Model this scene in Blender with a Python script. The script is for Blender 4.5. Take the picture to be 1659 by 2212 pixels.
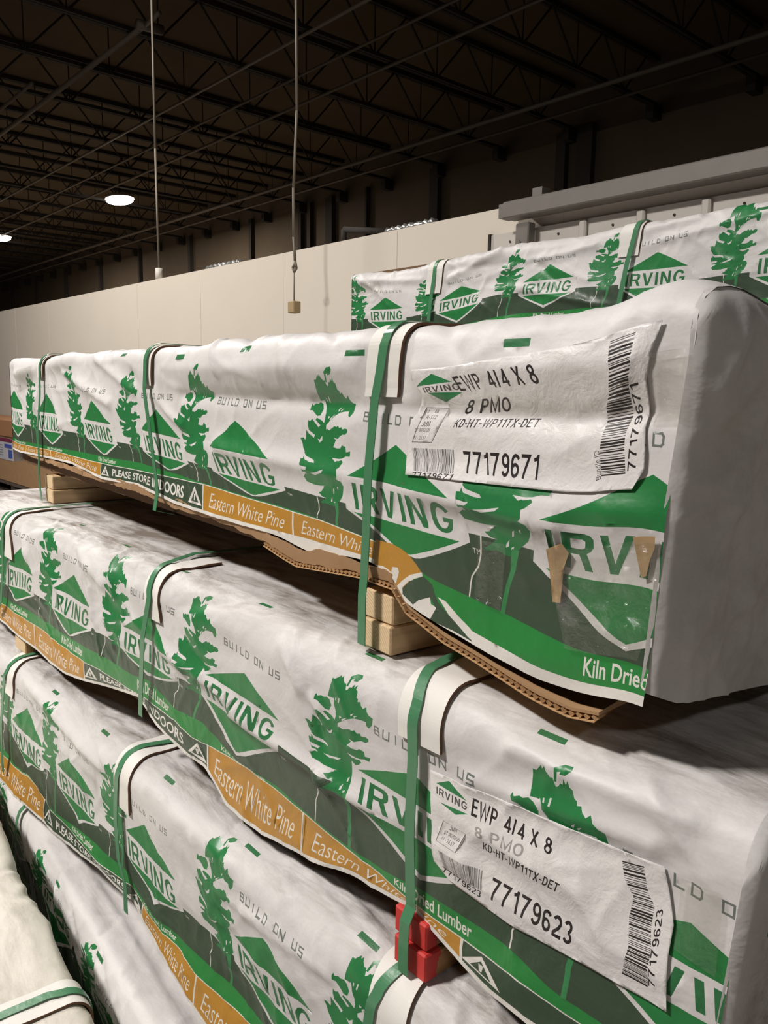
import bpy, math, json
import numpy as np
from mathutils import Vector, Matrix
from mathutils.geometry import delaunay_2d_cdt

for o in list(bpy.data.objects):
    bpy.data.objects.remove(o)
SC = bpy.context.scene
COL = SC.collection

# ------------------------------------------------------------------ camera
# world: X runs along the stack (to the right), Y goes away towards the white wall, Z up; metres
F_PX, W_PX, H_PX = 1720.0, 1659.0, 2212.0
cam_d = bpy.data.cameras.new('camera')
cam_d.sensor_fit = 'HORIZONTAL'
cam_d.sensor_width = 36.0
cam_d.lens = F_PX / W_PX * 36.0
cam_d.clip_start = 0.05
cam_d.clip_end = 200.0
cam = bpy.data.objects.new('camera', cam_d)
COL.objects.link(cam)
cam.matrix_world = Matrix([[0.659335, -0.124582, 0.741456, 0.0], [0.751703, 0.089789, -0.653361, 0.0], [0.014822, 0.988138, 0.15285, 1.5], [0.0, 0.0, 0.0, 1.0]])
SC.camera = cam

# ------------------------------------------------------------------ colour management, world, lamps out of view
SC.view_settings.view_transform = 'Standard'
SC.view_settings.look = 'None'
SC.view_settings.gamma = 1.0
SC.view_settings.use_curve_mapping = False
SC.view_settings.exposure = 0.14
world = bpy.data.worlds.new('World')
SC.world = world
world.use_nodes = True
world.node_tree.nodes['Background'].inputs[0].default_value = (1.0, 0.88, 0.76, 1)
world.node_tree.nodes['Background'].inputs[1].default_value = 0.024

def area_lamp(loc, target, sx, sy, watts, col=(1.0, 0.95, 0.905)):
    d = bpy.data.lights.new('hall_lamp_light', 'AREA')
    d.shape = 'RECTANGLE'; d.size = sx; d.size_y = sy; d.energy = watts; d.color = col
    o = bpy.data.objects.new('hall_lamp_light', d)
    COL.objects.link(o)
    o.location = loc
    o.rotation_euler = (Vector(target) - Vector(loc)).to_track_quat('-Z', 'Y').to_euler()
    return o
# the hall's ceiling lamps behind and beside the photographer
area_lamp((-3.2, -2.9, 5.9), (-3.0, -2.5, 0.0), 1.0, 0.40, 500)
area_lamp((-7.5, 0.9, 5.9), (-7.4, 1.2, 0.0), 1.0, 0.40, 265)
area_lamp((4.6, -3.0, 5.9), (3.6, -2.4, 0.0), 1.0, 0.40, 62)

# ------------------------------------------------------------------ helpers
RND = np.random.RandomState(7)

def srgb(r, g, b):
    f = lambda c: c / 12.92 if c <= 0.04045 else ((c + 0.055) / 1.055) ** 2.4
    return (f(r / 255), f(g / 255), f(b / 255), 1.0)

def empty(name, loc=(0, 0, 0), rz=0.0, label=None, cat=None, group=None, kind=None):
    o = bpy.data.objects.new(name, None)
    o.empty_display_size = 0.1
    COL.objects.link(o)
    o.location = loc
    o.rotation_euler = (0, 0, rz)
    tag(o, label, cat, group, kind)
    return o

def tag(o, label=None, cat=None, group=None, kind=None):
    if label: o['label'] = label
    if cat: o['category'] = cat
    if group: o['group'] = group
    if kind: o['kind'] = kind
    return o

def mk(name, verts, faces, mats, parent=None, smooth=False, midx=None):
    me = bpy.data.meshes.new(name)
    me.from_pydata([tuple(v) for v in verts], [], [tuple(int(i) for i in f) for f in faces])
    if not isinstance(mats, (list, tuple)): mats = [mats]
    for m in mats: me.materials.append(m)
    n = len(me.polygons)
    if midx is not None: me.polygons.foreach_set('material_index', np.asarray(midx, np.int32))
    if smooth: me.polygons.foreach_set('use_smooth', np.ones(n, bool))
    me.update()
    o = bpy.data.objects.new(name, me)
    COL.objects.link(o)
    if parent is not None: o.parent = parent
    return o

class MB:
    """collects simple shapes into one mesh"""
    def __init__(s): s.v = []; s.f = []; s.m = []
    def add(s, vs, fs, mi=0):
        b = len(s.v); s.v += [tuple(v) for v in vs]
        s.f += [tuple(i + b for i in f) for f in fs]; s.m += [mi] * len(fs)
    def box(s, x0, x1, y0, y1, z0, z1, mi=0, bev=0.0):
        if bev <= 0:
            vs = [(x, y, z) for z in (z0, z1) for y in (y0, y1) for x in (x0, x1)]
            s.add(vs, [(0, 2, 3, 1), (4, 5, 7, 6), (0, 1, 5, 4), (2, 6, 7, 3), (0, 4, 6, 2), (1, 3, 7, 5)], mi); return
        # chamfered box: 24 verts
        vs = []; idx = {}
        for ix, x in enumerate((x0, x1)):
            for iy, y in enumerate((y0, y1)):
                for iz, z in enumerate((z0, z1)):
                    sx, sy, sz = (1 - 2 * ix) * bev, (1 - 2 * iy) * bev, (1 - 2 * iz) * bev
                    for k, p in enumerate(((x, y + sy, z + sz), (x + sx, y, z + sz), (x + sx, y + sy, z))):
                        idx[(ix, iy, iz, k)] = len(vs); vs.append(p)
        I = lambda a, b, c, k: idx[(a, b, c, k)]
        fs = [[I(0, 0, 0, 0), I(0, 0, 1, 0), I(0, 1, 1, 0), I(0, 1, 0, 0)], [I(1, 0, 0, 0), I(1, 1, 0, 0), I(1, 1, 1, 0), I(1, 0, 1, 0)],
              [I(0, 0, 0, 1), I(1, 0, 0, 1), I(1, 0, 1, 1), I(0, 0, 1, 1)], [I(0, 1, 0, 1), I(0, 1, 1, 1), I(1, 1, 1, 1), I(1, 1, 0, 1)],
              [I(0, 0, 0, 2), I(0, 1, 0, 2), I(1, 1, 0, 2), I(1, 0, 0, 2)], [I(0, 0, 1, 2), I(1, 0, 1, 2), I(1, 1, 1, 2), I(0, 1, 1, 2)]]
        for a in (0, 1):
            for b in (0, 1):
                fs.append([I(a, b, 0, 0), I(a, b, 0, 1), I(a, b, 1, 1), I(a, b, 1, 0)])
                fs.append([I(a, 0, b, 0), I(a, 0, b, 2), I(a, 1, b, 2), I(a, 1, b, 0)])
                fs.append([I(0, a, b, 1), I(0, a, b, 2), I(1, a, b, 2), I(1, a, b, 1)])
                for c in (0, 1): fs.append([I(a, b, c, 0), I(a, b, c, 1), I(a, b, c, 2)])
        c = np.array([(x0 + x1) / 2, (y0 + y1) / 2, (z0 + z1) / 2])
        out = []
        for f in fs:
            p = [np.array(vs[i]) for i in f]
            if np.dot(np.cross(p[1] - p[0], p[2] - p[0]), (sum(p) / len(p)) - c) < 0: f = f[::-1]
            out.append(f)
        s.add(vs, out, mi)
    def bar(s, a, b, r, n=4, mi=0):
        a = np.array(a, float); b = np.array(b, float); d = b - a; L = np.linalg.norm(d)
        if L < 1e-9: return
        d /= L; h = np.array([0, 0, 1.0]) if abs(d[2]) < 0.9 else np.array([1.0, 0, 0])
        u = np.cross(d, h); u /= np.linalg.norm(u); w = np.cross(d, u)
        vs = []
        for p in (a, b):
            for k in range(n):
                t = 2 * math.pi * (k + 0.5) / n
                vs.append(p + r * (math.cos(t) * u + math.sin(t) * w))
        fs = [(k, k + n, (k + 1) % n + n, (k + 1) % n) for k in range(n)] + [tuple(range(n)), tuple(range(2 * n - 1, n - 1, -1))]
        s.add(vs, fs, mi)
    def tube(s, pts, r, n=8, mi=0):
        for a, b in zip(pts[:-1], pts[1:]): s.bar(a, b, r, n, mi)
    def build(s, name, mats, parent=None, smooth=False): return mk(name, s.v, s.f, mats, parent, smooth, s.m)

# ------------------------------------------------------------------ materials
def new_mat(name):
    m = bpy.data.materials.new(name); m.use_nodes = True
    nt = m.node_tree; b = nt.nodes['Principled BSDF']
    return m, nt, b

def noise_node(nt, vec, scale, detail=3.0, rough=0.55, dist=0.0, stretch=None):
    if stretch:
        mp = nt.nodes.new('ShaderNodeMapping'); mp.inputs['Scale'].default_value = stretch
        nt.links.new(vec, mp.inputs['Vector']); vec = mp.outputs[0]
    n = nt.nodes.new('ShaderNodeTexNoise')
    n.inputs['Scale'].default_value = scale; n.inputs['Detail'].default_value = detail
    n.inputs['Roughness'].default_value = rough; n.inputs['Distortion'].default_value = dist
    nt.links.new(vec, n.inputs['Vector'])
    return n.outputs['Fac']

def ramp(nt, fac, stops):
    r = nt.nodes.new('ShaderNodeValToRGB'); e = r.color_ramp.elements
    while len(e) < len(stops): e.new(0.5)
    for el, (p, c) in zip(e, stops): el.position = p; el.color = c
    nt.links.new(fac, r.inputs[0]); return r.outputs[0]

def mixc(nt, fac, a, b):
    m = nt.nodes.new('ShaderNodeMix'); m.data_type = 'RGBA'
    if isinstance(fac, float): m.inputs[0].default_value = fac
    else: nt.links.new(fac, m.inputs[0])
    for sock, v in ((m.inputs[6], a), (m.inputs[7], b)):
        if isinstance(v, tuple): sock.default_value = v
        else: nt.links.new(v, sock)
    return m.outputs[2]

def bump(nt, b, hs):
    """hs: list of (height socket, strength, distance)"""
    prev = None
    for h, st, di in hs:
        n = nt.nodes.new('ShaderNodeBump'); n.inputs['Strength'].default_value = st; n.inputs['Distance'].default_value = di
        nt.links.new(h, n.inputs['Height'])
        if prev is not None: nt.links.new(prev, n.inputs['Normal'])
        prev = n.outputs[0]
    nt.links.new(prev, b.inputs['Normal'])

def coords(nt):
    t = nt.nodes.new('ShaderNodeTexCoord'); return t.outputs['Object']

def plain(name, col, rough=0.6, metal=0.0, nscale=None, namt=0.12, bstr=0.0):
    m, nt, b = new_mat(name)
    b.inputs['Roughness'].default_value = rough; b.inputs['Metallic'].default_value = metal
    co = coords(nt)
    n = noise_node(nt, co, nscale or 8.0, 4)
    lo = tuple(c * (1 - namt) for c in col[:3]) + (1,); hi = tuple(min(1, c * (1 + namt)) for c in col[:3]) + (1,)
    nt.links.new(mixc(nt, n, lo, hi), b.inputs['Base Color'])
    if bstr > 0: bump(nt, b, [(n, bstr, 0.01)])
    return m

def wrap_mat(name, col, dirt=0.25, rough=0.5, crumple=0.35, spec=0.35, clear=0.0, thin=None):
    """woven plastic lumber wrap: faint weave, small creases, brown scuffs with their own shape"""
    m, nt, b = new_mat(name)
    co = coords(nt)
    b.inputs['Roughness'].default_value = rough
    b.inputs['Specular IOR Level'].default_value = spec
    big = noise_node(nt, co, 5.0, 5, 0.6)
    scuff = noise_node(nt, co, 22.0, 6, 0.7, 0.6, (0.35, 1.0, 1.0))
    d1 = ramp(nt, big, [(0.48, (0, 0, 0, 1)), (0.78, (1, 1, 1, 1))])
    d2 = ramp(nt, scuff, [(0.50, (0, 0, 0, 1)), (0.80, (1, 1, 1, 1))])
    mul = nt.nodes.new('ShaderNodeMath'); mul.operation = 'MULTIPLY'
    nt.links.new(d1, mul.inputs[0]); nt.links.new(d2, mul.inputs[1])
    mu2 = nt.nodes.new('ShaderNodeMath'); mu2.operation = 'MULTIPLY'; mu2.inputs[1].default_value = dirt * 2.2
    nt.links.new(mul.outputs[0], mu2.inputs[0])
    fine = noise_node(nt, co, 300.0, 2)
    c1 = mixc(nt, fine, tuple(c * 0.93 for c in col[:3]) + (1,), tuple(min(1, c * 1.05) for c in col[:3]) + (1,))
    sx = nt.nodes.new('ShaderNodeSeparateXYZ'); nt.links.new(co, sx.inputs[0])
    du = noise_node(nt, co, 15.0, 8, 0.75, 0.4, (0.22, 1.0, 1.0)); top = ramp(nt, sx.outputs['Y'], [(0.0, (0, 0, 0, 1)), (0.06, (1, 1, 1, 1))])
    mt = nt.nodes.new('ShaderNodeMath'); mt.operation = 'MULTIPLY'; nt.links.new(top, mt.inputs[0]); nt.links.new(ramp(nt, du, [(0.42, (0, 0, 0, 1)), (0.72, (1, 1, 1, 1))]), mt.inputs[1])
    m5 = nt.nodes.new('ShaderNodeMath'); m5.operation = 'MULTIPLY_ADD'; m5.inputs[1].default_value = min(1.3, dirt * 3.0); nt.links.new(mt.outputs[0], m5.inputs[0]); nt.links.new(mu2.outputs[0], m5.inputs[2]); mu2 = m5
    cl = nt.nodes.new('ShaderNodeMath'); cl.operation = 'MINIMUM'; cl.inputs[1].default_value = 0.8
    nt.links.new(mu2.outputs[0], cl.inputs[0])
    nt.links.new(mixc(nt, cl.outputs[0], c1, srgb(104, 88, 72)), b.inputs['Base Color'])
    cr = noise_node(nt, co, 15.0, 4, 0.5, 0.5)
    weave = noise_node(nt, co, 240.0, 2, 0.5, 0.0, (0.12, 1.0, 1.0))
    bump(nt, b, [(cr, crumple * 0.8, 0.012), (weave, 0.06, 0.002)])
    if clear: b.inputs['Coat Weight'].default_value = clear; b.inputs['Coat Roughness'].default_value = 0.12
    return m

WHITE = (0.70, 0.68, 0.665, 1)
GREEN = (0.022, 0.21, 0.055, 1)
TREE = (0.022, 0.20, 0.058, 1)
DARK = (0.048, 0.080, 0.048, 1)
BRIGHT = (0.026, 0.235, 0.050, 1)
GOLD = (0.50, 0.245, 0.035, 1)
INKG = (0.030, 0.17, 0.060, 1)
GREY = (0.17, 0.19, 0.17, 1)
CREAM = (0.76, 0.73, 0.67, 1)
TRUNK = (0.05, 0.26, 0.09, 1)
CN = ['white', 'green', 'tree', 'dark', 'bright', 'gold', 'inkg', 'grey', 'cream', 'trunk', 'brown']
CI = {n: i for i, n in enumerate(CN)}
def wrap_set(tagname, dirt, crumple=0.35):
    cs = dict(white=WHITE, green=GREEN, tree=TREE, dark=DARK, bright=BRIGHT, gold=GOLD, inkg=INKG, grey=GREY, cream=CREAM, trunk=TRUNK, brown=srgb(150, 120, 88))
    return [wrap_mat('wrap_%s_%s' % (n, tagname), cs[n], dirt if n in ('white', 'cream') else dirt * 0.4, 0.5 if n in ('white', 'cream') else 0.38, crumple, 0.35 if n in ('white', 'cream') else 0.45) for n in CN]

M = {}
M['card_white'] = plain('white_cardboard', (0.80, 0.775, 0.725, 1), 0.7, 0, 30, 0.05)
M['card_brown'] = plain('brown_cardboard_edge', srgb(110, 80, 58), 0.85, 0, 40, 0.2)
M['cardboard'] = plain('brown_cardboard', srgb(172, 136, 98), 0.8, 0, 12, 0.14, 0.15)
M['strap'] = plain('green_strap', (0.072, 0.23, 0.112, 1), 0.30, 0, 60, 0.08, 0.05)
M['dark_core'] = plain('dark_lumber', srgb(105, 78, 52), 0.8, 0, 10, 0.2)
M['ink'] = plain('black_ink', (0.022, 0.017, 0.017, 1), 0.4)
M['ink2'] = plain('grey_ink', (0.085, 0.075, 0.072, 1), 0.4)
M['fade'] = plain('faded_ink', (0.36, 0.33, 0.32, 1), 0.4)
def paper_mat():
    m, nt, b = new_mat('label_paper')
    co = coords(nt); n = noise_node(nt, co, 40, 4, 0.6, 0.8)
    b.inputs['Base Color'].default_value = (0.80, 0.775, 0.76, 1); b.inputs['Roughness'].default_value = 0.45
    b.inputs['Coat Weight'].default_value = 1.0; b.inputs['Coat Roughness'].default_value = 0.06
    n2 = noise_node(nt, co, 110, 3, 0.6, 1.0)
    bump(nt, b, [(n, 0.18, 0.01), (n2, 0.12, 0.004)]); return m
M['paper'] = paper_mat()
def lab_green():
    m = plain('label_green', (0.025, 0.22, 0.07, 1), 0.4); return m
M['lgreen'] = lab_green()
def tape_mat():
    m = bpy.data.materials.new('clear_tape'); m.use_nodes = True; nt = m.node_tree; nt.nodes.clear()
    out = nt.nodes.new('ShaderNodeOutputMaterial'); mx = nt.nodes.new('ShaderNodeMixShader')
    tr = nt.nodes.new('ShaderNodeBsdfTransparent'); tr.inputs[0].default_value = (0.95, 0.95, 0.93, 1)
    gl = nt.nodes.new('ShaderNodeBsdfGlossy'); gl.inputs['Roughness'].default_value = 0.08
    df = nt.nodes.new('ShaderNodeBsdfDiffuse'); df.inputs[0].default_value = (0.75, 0.74, 0.7, 1)
    co = coords(nt); n = noise_node(nt, co, 45, 5, 0.65, 1.5)
    bp = nt.nodes.new('ShaderNodeBump'); bp.inputs['Strength'].default_value = 0.55; bp.inputs['Distance'].default_value = 0.010
    nt.links.new(n, bp.inputs['Height']); nt.links.new(bp.outputs[0], gl.inputs['Normal'])
    lw = nt.nodes.new('ShaderNodeLayerWeight'); lw.inputs[0].default_value = 0.25
    fr = nt.nodes.new('ShaderNodeMath'); fr.operation = 'MULTIPLY_ADD'; fr.inputs[1].default_value = 0.25; fr.inputs[2].default_value = 0.05; nt.links.new(lw.outputs['Facing'], fr.inputs[0])
    m1 = nt.nodes.new('ShaderNodeMixShader'); m1.inputs[0].default_value = 0.03
    nt.links.new(tr.outputs[0], m1.inputs[1]); nt.links.new(df.outputs[0], m1.inputs[2])
    nt.links.new(fr.outputs[0], mx.inputs[0]); nt.links.new(m1.outputs[0], mx.inputs[1]); nt.links.new(gl.outputs[0], mx.inputs[2])
    nt.links.new(mx.outputs[0], out.inputs[0]); return m
M['tape'] = tape_mat()
def wood_mat(name, c0, c1, axis_scale, rough=0.7, paint=None):
    m, nt, b = new_mat(name); co = coords(nt)
    n = noise_node(nt, co, 9.0, 5, 0.6, 0.6, axis_scale)
    k = noise_node(nt, co, 60.0, 3, 0.6, 0.2, axis_scale)
    c = mixc(nt, n, c0, c1)
    c = mixc(nt, ramp(nt, k, [(0.45, (0, 0, 0, 1)), (0.75, (0.5, 0.5, 0.5, 1))]), c, tuple(x * 0.6 for x in c0[:3]) + (1,))
    if paint:
        sx = nt.nodes.new('ShaderNodeSeparateXYZ'); nt.links.new(co, sx.inputs[0])
        ad = nt.nodes.new('ShaderNodeMath'); ad.operation = 'MULTIPLY_ADD'; ad.inputs[1].default_value = 0.06
        nt.links.new(noise_node(nt, co, 30, 3), ad.inputs[0]); nt.links.new(sx.outputs['Y'], ad.inputs[2])
        lt = nt.nodes.new('ShaderNodeMath'); lt.operation = 'LESS_THAN'; lt.inputs[1].default_value = paint[1]
        nt.links.new(ad.outputs[0], lt.inputs[0]); c = mixc(nt, lt.outputs[0], c, paint[0])
    nt.links.new(c, b.inputs['Base Color']); b.inputs['Roughness'].default_value = rough
    bump(nt, b, [(k, 0.25, 0.004)]); return m
M['wood'] = wood_mat('pine', srgb(205, 172, 128), srgb(226, 200, 160), (1.0, 0.12, 1.6))
M['wood_dark'] = wood_mat('weathered_pine', srgb(176, 134, 84), srgb(196, 156, 104), (1.0, 0.12, 1.6))
M['wood_red'] = wood_mat('red_painted_pine', srgb(160, 116, 72), srgb(182, 138, 90), (1.0, 0.12, 1.6), 0.65, (srgb(205, 58, 52), 0.048))
def endgrain():
    m, nt, b = new_mat('pine_end_grain'); co = coords(nt)
    mp = nt.nodes.new('ShaderNodeMapping'); mp.inputs['Location'].default_value = (0.05, 0, 0.03); mp.inputs['Scale'].default_value = (1, 0.001, 1)
    nt.links.new(co, mp.inputs[0])
    w = nt.nodes.new('ShaderNodeTexWave'); w.wave_type = 'RINGS'; w.rings_direction = 'Y'; w.inputs['Scale'].default_value = 75; w.inputs['Distortion'].default_value = 1.5
    nt.links.new(mp.outputs[0], w.inputs[0])
    nt.links.new(mixc(nt, w.outputs['Fac'], srgb(214, 184, 142), srgb(230, 206, 168)), b.inputs['Base Color'])
    b.inputs['Roughness'].default_value = 0.8; bump(nt, b, [(w.outputs['Fac'], 0.2, 0.002)]); return m
M['endgrain'] = endgrain()
M['red_end'] = plain('red_painted_end', srgb(205, 58, 52), 0.6, 0, 40, 0.15, 0.1)
M['flute'] = plain('cardboard_flute', srgb(190, 152, 108), 0.85, 0, 60, 0.2)
M['brown_tape'] = plain('torn_brown_paper', srgb(176, 146, 106), 0.6, 0, 60, 0.15, 0.1)

# ------------------------------------------------------------------ noise in numpy
_perm = np.random.RandomState(3).permutation(512)
_gr = np.random.RandomState(4).uniform(0, 2 * np.pi, 512)
def perlin(x, y, seed=0):
    xi = np.floor(x).astype(int); yi = np.floor(y).astype(int); xf = x - xi; yf = y - yi
    u = xf ** 3 * (xf * (xf * 6 - 15) + 10); v = yf ** 3 * (yf * (yf * 6 - 15) + 10)
    def g(ix, iy, dx, dy):
        a = _gr[_perm[(_perm[(ix + seed * 37) % 512] + iy * 7 + seed * 13) % 512]]
        return np.cos(a) * dx + np.sin(a) * dy
    n00 = g(xi, yi, xf, yf); n10 = g(xi + 1, yi, xf - 1, yf); n01 = g(xi, yi + 1, xf, yf - 1); n11 = g(xi + 1, yi + 1, xf - 1, yf - 1)
    return (n00 * (1 - u) + n10 * u) * (1 - v) + (n01 * (1 - u) + n11 * u) * v
def crease(x, y, ang, fl, fw, seed, p=7):
    c, s = math.cos(ang), math.sin(ang)
    a = (x * c + y * s) * fl; b = (-x * s + y * c) * fw
    n = perlin(a, b, seed); w = np.clip(perlin(a * 0.7 + 9.3, b * 0.4 + 3.1, seed + 5) * 2 + 0.35, 0, 1)
    return (1 - np.clip(np.abs(n) * 2.2, 0, 1)) ** p * w
def seg_d(x, y, ax, ay, bx, by):
    dx, dy = bx - ax, by - ay; L2 = dx * dx + dy * dy
    h = np.clip(((x - ax) * dx + (y - ay) * dy) / L2, 0, 1)
    return np.hypot(x - ax - h * dx, y - ay - h * dy)

# ------------------------------------------------------------------ 2D print -> triangulated surface
def text_segs(s, bold=0.0, shear=0.0):
    if s == 'IRVING': return irving_segs()
    key = (s, bold, shear)
    if key in _txt: return _txt[key]
    c = bpy.data.curves.new('lettering_source', 'FONT'); c.body = s; c.offset = bold; c.resolution_u = 3; c.shear = shear
    o = bpy.data.objects.new('lettering_source', c); COL.objects.link(o)
    dg = bpy.context.evaluated_depsgraph_get(); ev = o.evaluated_get(dg); me = ev.to_mesh()
    co = np.array([(v.co.x, v.co.y) for v in me.vertices]); cnt = {}
    for p in me.polygons:
        vs = list(p.vertices)
        for a, b in zip(vs, vs[1:] + vs[:1]):
            k = (min(a, b), max(a, b)); cnt[k] = cnt.get(k, 0) + 1
    # merge coincident points so that inner seams drop out
    q = {}; rep = []
    for i, p in enumerate(co):
        k = (round(p[0], 4), round(p[1], 4)); rep.append(q.setdefault(k, i))
    c2 = {}
    for (a, b), n in cnt.items():
        a, b = rep[a], rep[b]
        if a != b: k = (min(a, b), max(a, b)); c2[k] = c2.get(k, 0) + n
    segs = np.array([(co[a], co[b]) for (a, b), n in c2.items() if n % 2 == 1])
    ev.to_mesh_clear(); bpy.data.objects.remove(o); bpy.data.curves.remove(c)
    mn = segs.reshape(-1, 2).min(0); mx = segs.reshape(-1, 2).max(0)
    r = (segs - mn) / (mx - mn); r[..., 1] = 1 - r[..., 1]
    _txt[key] = (r, (mx - mn)); return _txt[key]
_txt = {}
def irving_segs():
    R0 = [(0,0),(.55,0),(.70,.04),(.79,.14),(.80,.36),(.73,.48),(.63,.54),(.84,1),(.61,1),(.42,.59),(.2,.59),(.2,1),(0,1)]
    R1 = [(.2,.16),(.50,.16),(.58,.21),(.58,.38),(.50,.43),(.2,.43)]
    V = [(0,0),(.22,0),(.43,.75),(.64,0),(.86,0),(.54,1),(.32,1)]
    N = [(0,0),(.22,0),(.6,.66),(.6,0),(.8,0),(.8,1),(.58,1),(.2,.34),(.2,1),(0,1)]
    I = [(0,0),(.2,0),(.2,1),(0,1)]
    an = np.radians(np.linspace(-32, -322, 26))
    G = [(.44 + .44 * math.cos(a), .5 + .51 * math.sin(a)) for a in an] + [(.88, .47), (.46, .47), (.46, .62), (.67, .62)] + [(.44 + .235 * math.cos(a), .5 + .34 * math.sin(a)) for a in an[::-1]]
    x = 0; sg = []
    for ls, w in (([I], .2), ([R0, R1], .84), ([V], .86), ([I], .2), ([N], .8), ([G], .88)):
        for l in ls: sg.append(loop_segs(np.array(l) + [x, 0], 0))
        x += w + .2 - (.08 if ls[0] is R0 else 0)
    sg = np.concatenate(sg); sg[..., 0] /= (x - .2); return sg, (x - .2, 1)

def loop_segs(pts, sub=0.012):
    pts = np.asarray(pts, float); out = []
    for a, b in zip(pts, np.roll(pts, -1, 0)):
        n = max(1, int(np.ceil(np.hypot(*(b - a)) / sub))) if sub else 1
        t = np.linspace(0, 1, n + 1)[:, None]; q = a + (b - a) * t
        out.append(np.stack([q[:-1], q[1:]], 1))
    return np.concatenate(out)

def _arc(cx, cy, rx, ry, a0, a1, n=14):
    a = np.radians(np.linspace(a0, a1, n)); return [(cx + rx * math.cos(q), cy + ry * math.sin(q)) for q in a]
def _stroke(pl, w, closed=False):
    p = np.array(pl, float); n = len(p); L = []; R = []
    for i in range(n):
        a = p[i - 1] if (closed or i > 0) else None; c = p[(i + 1) % n] if (closed or i < n - 1) else None
        ds = [d / np.hypot(*d) for d in ([p[i] - a] if a is not None else []) + ([c - p[i]] if c is not None else [])]
        ns = [np.array([-d[1], d[0]]) for d in ds]; m = sum(ns); m = m / max(np.hypot(*m), 1e-6); k = 1 / max(0.45, float(np.dot(m, ns[0])))
        L.append(p[i] + m * w / 2 * k); R.append(p[i] - m * w / 2 * k)
    if closed: return np.concatenate([loop_segs(np.array(L), 0), loop_segs(np.array(R), 0)])
    return loop_segs(np.array(L + R[::-1]), 0)
def _glyphs():
    t = 0.15; h = t / 2; G = {}; W = 0.56; c = W / 2
    ring = lambda cy, ry, rx=None: (_arc(c, cy, (rx or c - h), ry, 0, 345, 24), True)
    G['0'] = [ring(.5, .5 - h)]; G['O'] = [(_arc(.34, .5, .34 - h, .5 - h, 0, 345, 24), True)]
    G['8'] = [ring(.27, .27 - h, c - h - .03), ring(.73, .27 - h + .03)]
    G['9'] = [ring(.31, .31 - h), ([(W - h, .33)] + _arc(c - .03, .62, c - h + .03, .38 - h, 0, 150, 12), False)]
    G['6'] = [ring(.69, .31 - h), ([(h, .67)] + _arc(c + .03, .38, c - h + .03, .38 - h, 180, 330, 12), False)]
    G['7'] = [([(0, h), (W - .02, h), (.36, .42), (.24, .70), (.18, 1)], False)]
    G['1'] = [([(.06, .22), (.24, .18), (.33, .06)], False), ([(.34, 0), (.34, 1)], False)]
    G['2'] = [(_arc(c, .30, c - h, .30 - h, 200, 380, 12) + [(.36, .56), (h, .82), (h, 1 - h), (W, 1 - h)], False)]
    G['3'] = [(_arc(c, .28, c - h - .02, .28 - h, 205, 440, 14), False), (_arc(c, .72, c - h, .28 - h + .02, -80, 155, 14), False)]
    G['4'] = [([(W, .74), (h * .9, .74), (.40, h * 1.6)], False), ([(.41, 0), (.41, 1)], False)]
    G['5'] = [([(W - .03, h), (.12, h), (.09, .46)] + _arc(c, .67, c - h, .33 - h, 215, 500, 14), False)]
    G['E'] = [([(h, 0), (h, 1)], False), ([(t, h), (.52, h)], False), ([(t, .48), (.48, .48)], False), ([(t, 1 - h), (.53, 1 - h)], False)]
    G['W'] = [([(.05, 0), (.24, .97), (.45, .06), (.66, .97), (.85, 0)], False)]
    G['P'] = [([(h, 0), (h, 1)], False), ([(t, h), (.34, h)] + _arc(.34, .30, .17, .30 - h, -80, 80, 9) + [(t, .60 - h)], False)]
    G['X'] = [([(.05, 0), (.53, 1)], False), ([(.53, 0), (.05, 1)], False)]
    G['M'] = [([(h, 1), (h, .04), (.36, .9), (.65, .04), (.65, 1)], False)]
    G['K'] = [([(h, 0), (h, 1)], False), ([(.54, 0), (t, .58)], False), ([(.25, .42), (.57, 1)], False)]
    G['D'] = [([(h, h), (.26, h)] + _arc(.26, .5, .26, .5 - h, -85, 85, 13) + [(h, 1 - h)], True)]
    G['H'] = [([(h, 0), (h, 1)], False), ([(.52, 0), (.52, 1)], False), ([(t, .48), (.45, .48)], False)]
    G['T'] = [([(0, h), (.56, h)], False), ([(.28, t), (.28, 1)], False)]
    G['-'] = [([(.04, .58), (.36, .58)], False)]; G['/'] = [([(.28, 0), (.12, 1)], False)]
    G['J'] = [([(.40, 0), (.40, .75)] + _arc(.24, .74, .16, .26 - h, 10, 170, 9), False)]
    G['U'] = [([(h, 0), (h, .68)] + _arc(.28, .68, .28 - h, .32 - h, 175, 5, 11) + [(.56 - h, 0)], False)]
    G['N'] = [([(h, 1), (h, .05), (.5, .95), (.5, 0)], False)]
    return {k: [_stroke(np.array(p), t, cl) for p, cl in v] for k, v in G.items()}
_G = {}
def text_polys(s):
    """list of outlines in the unit square for a line of block lettering"""
    if not _G: _G.update(_glyphs())
    if any(ch != ' ' and ch not in _G for ch in s): return [text_segs(s)[0]]
    x = 0.0; out = []
    for ch in s:
        if ch == ' ': x += 0.42; continue
        a = np.concatenate(_G[ch]).reshape(-1, 2); lo, hi = a[:, 0].min(), a[:, 0].max()
        if ch == '1': lo, hi = 0.02, 0.46
        for g in _G[ch]: out.append(g + np.array([x - lo, 0]))
        x += hi - lo + 0.12
    for g in out: g[..., 0] /= (x - 0.12)
    return out

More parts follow.
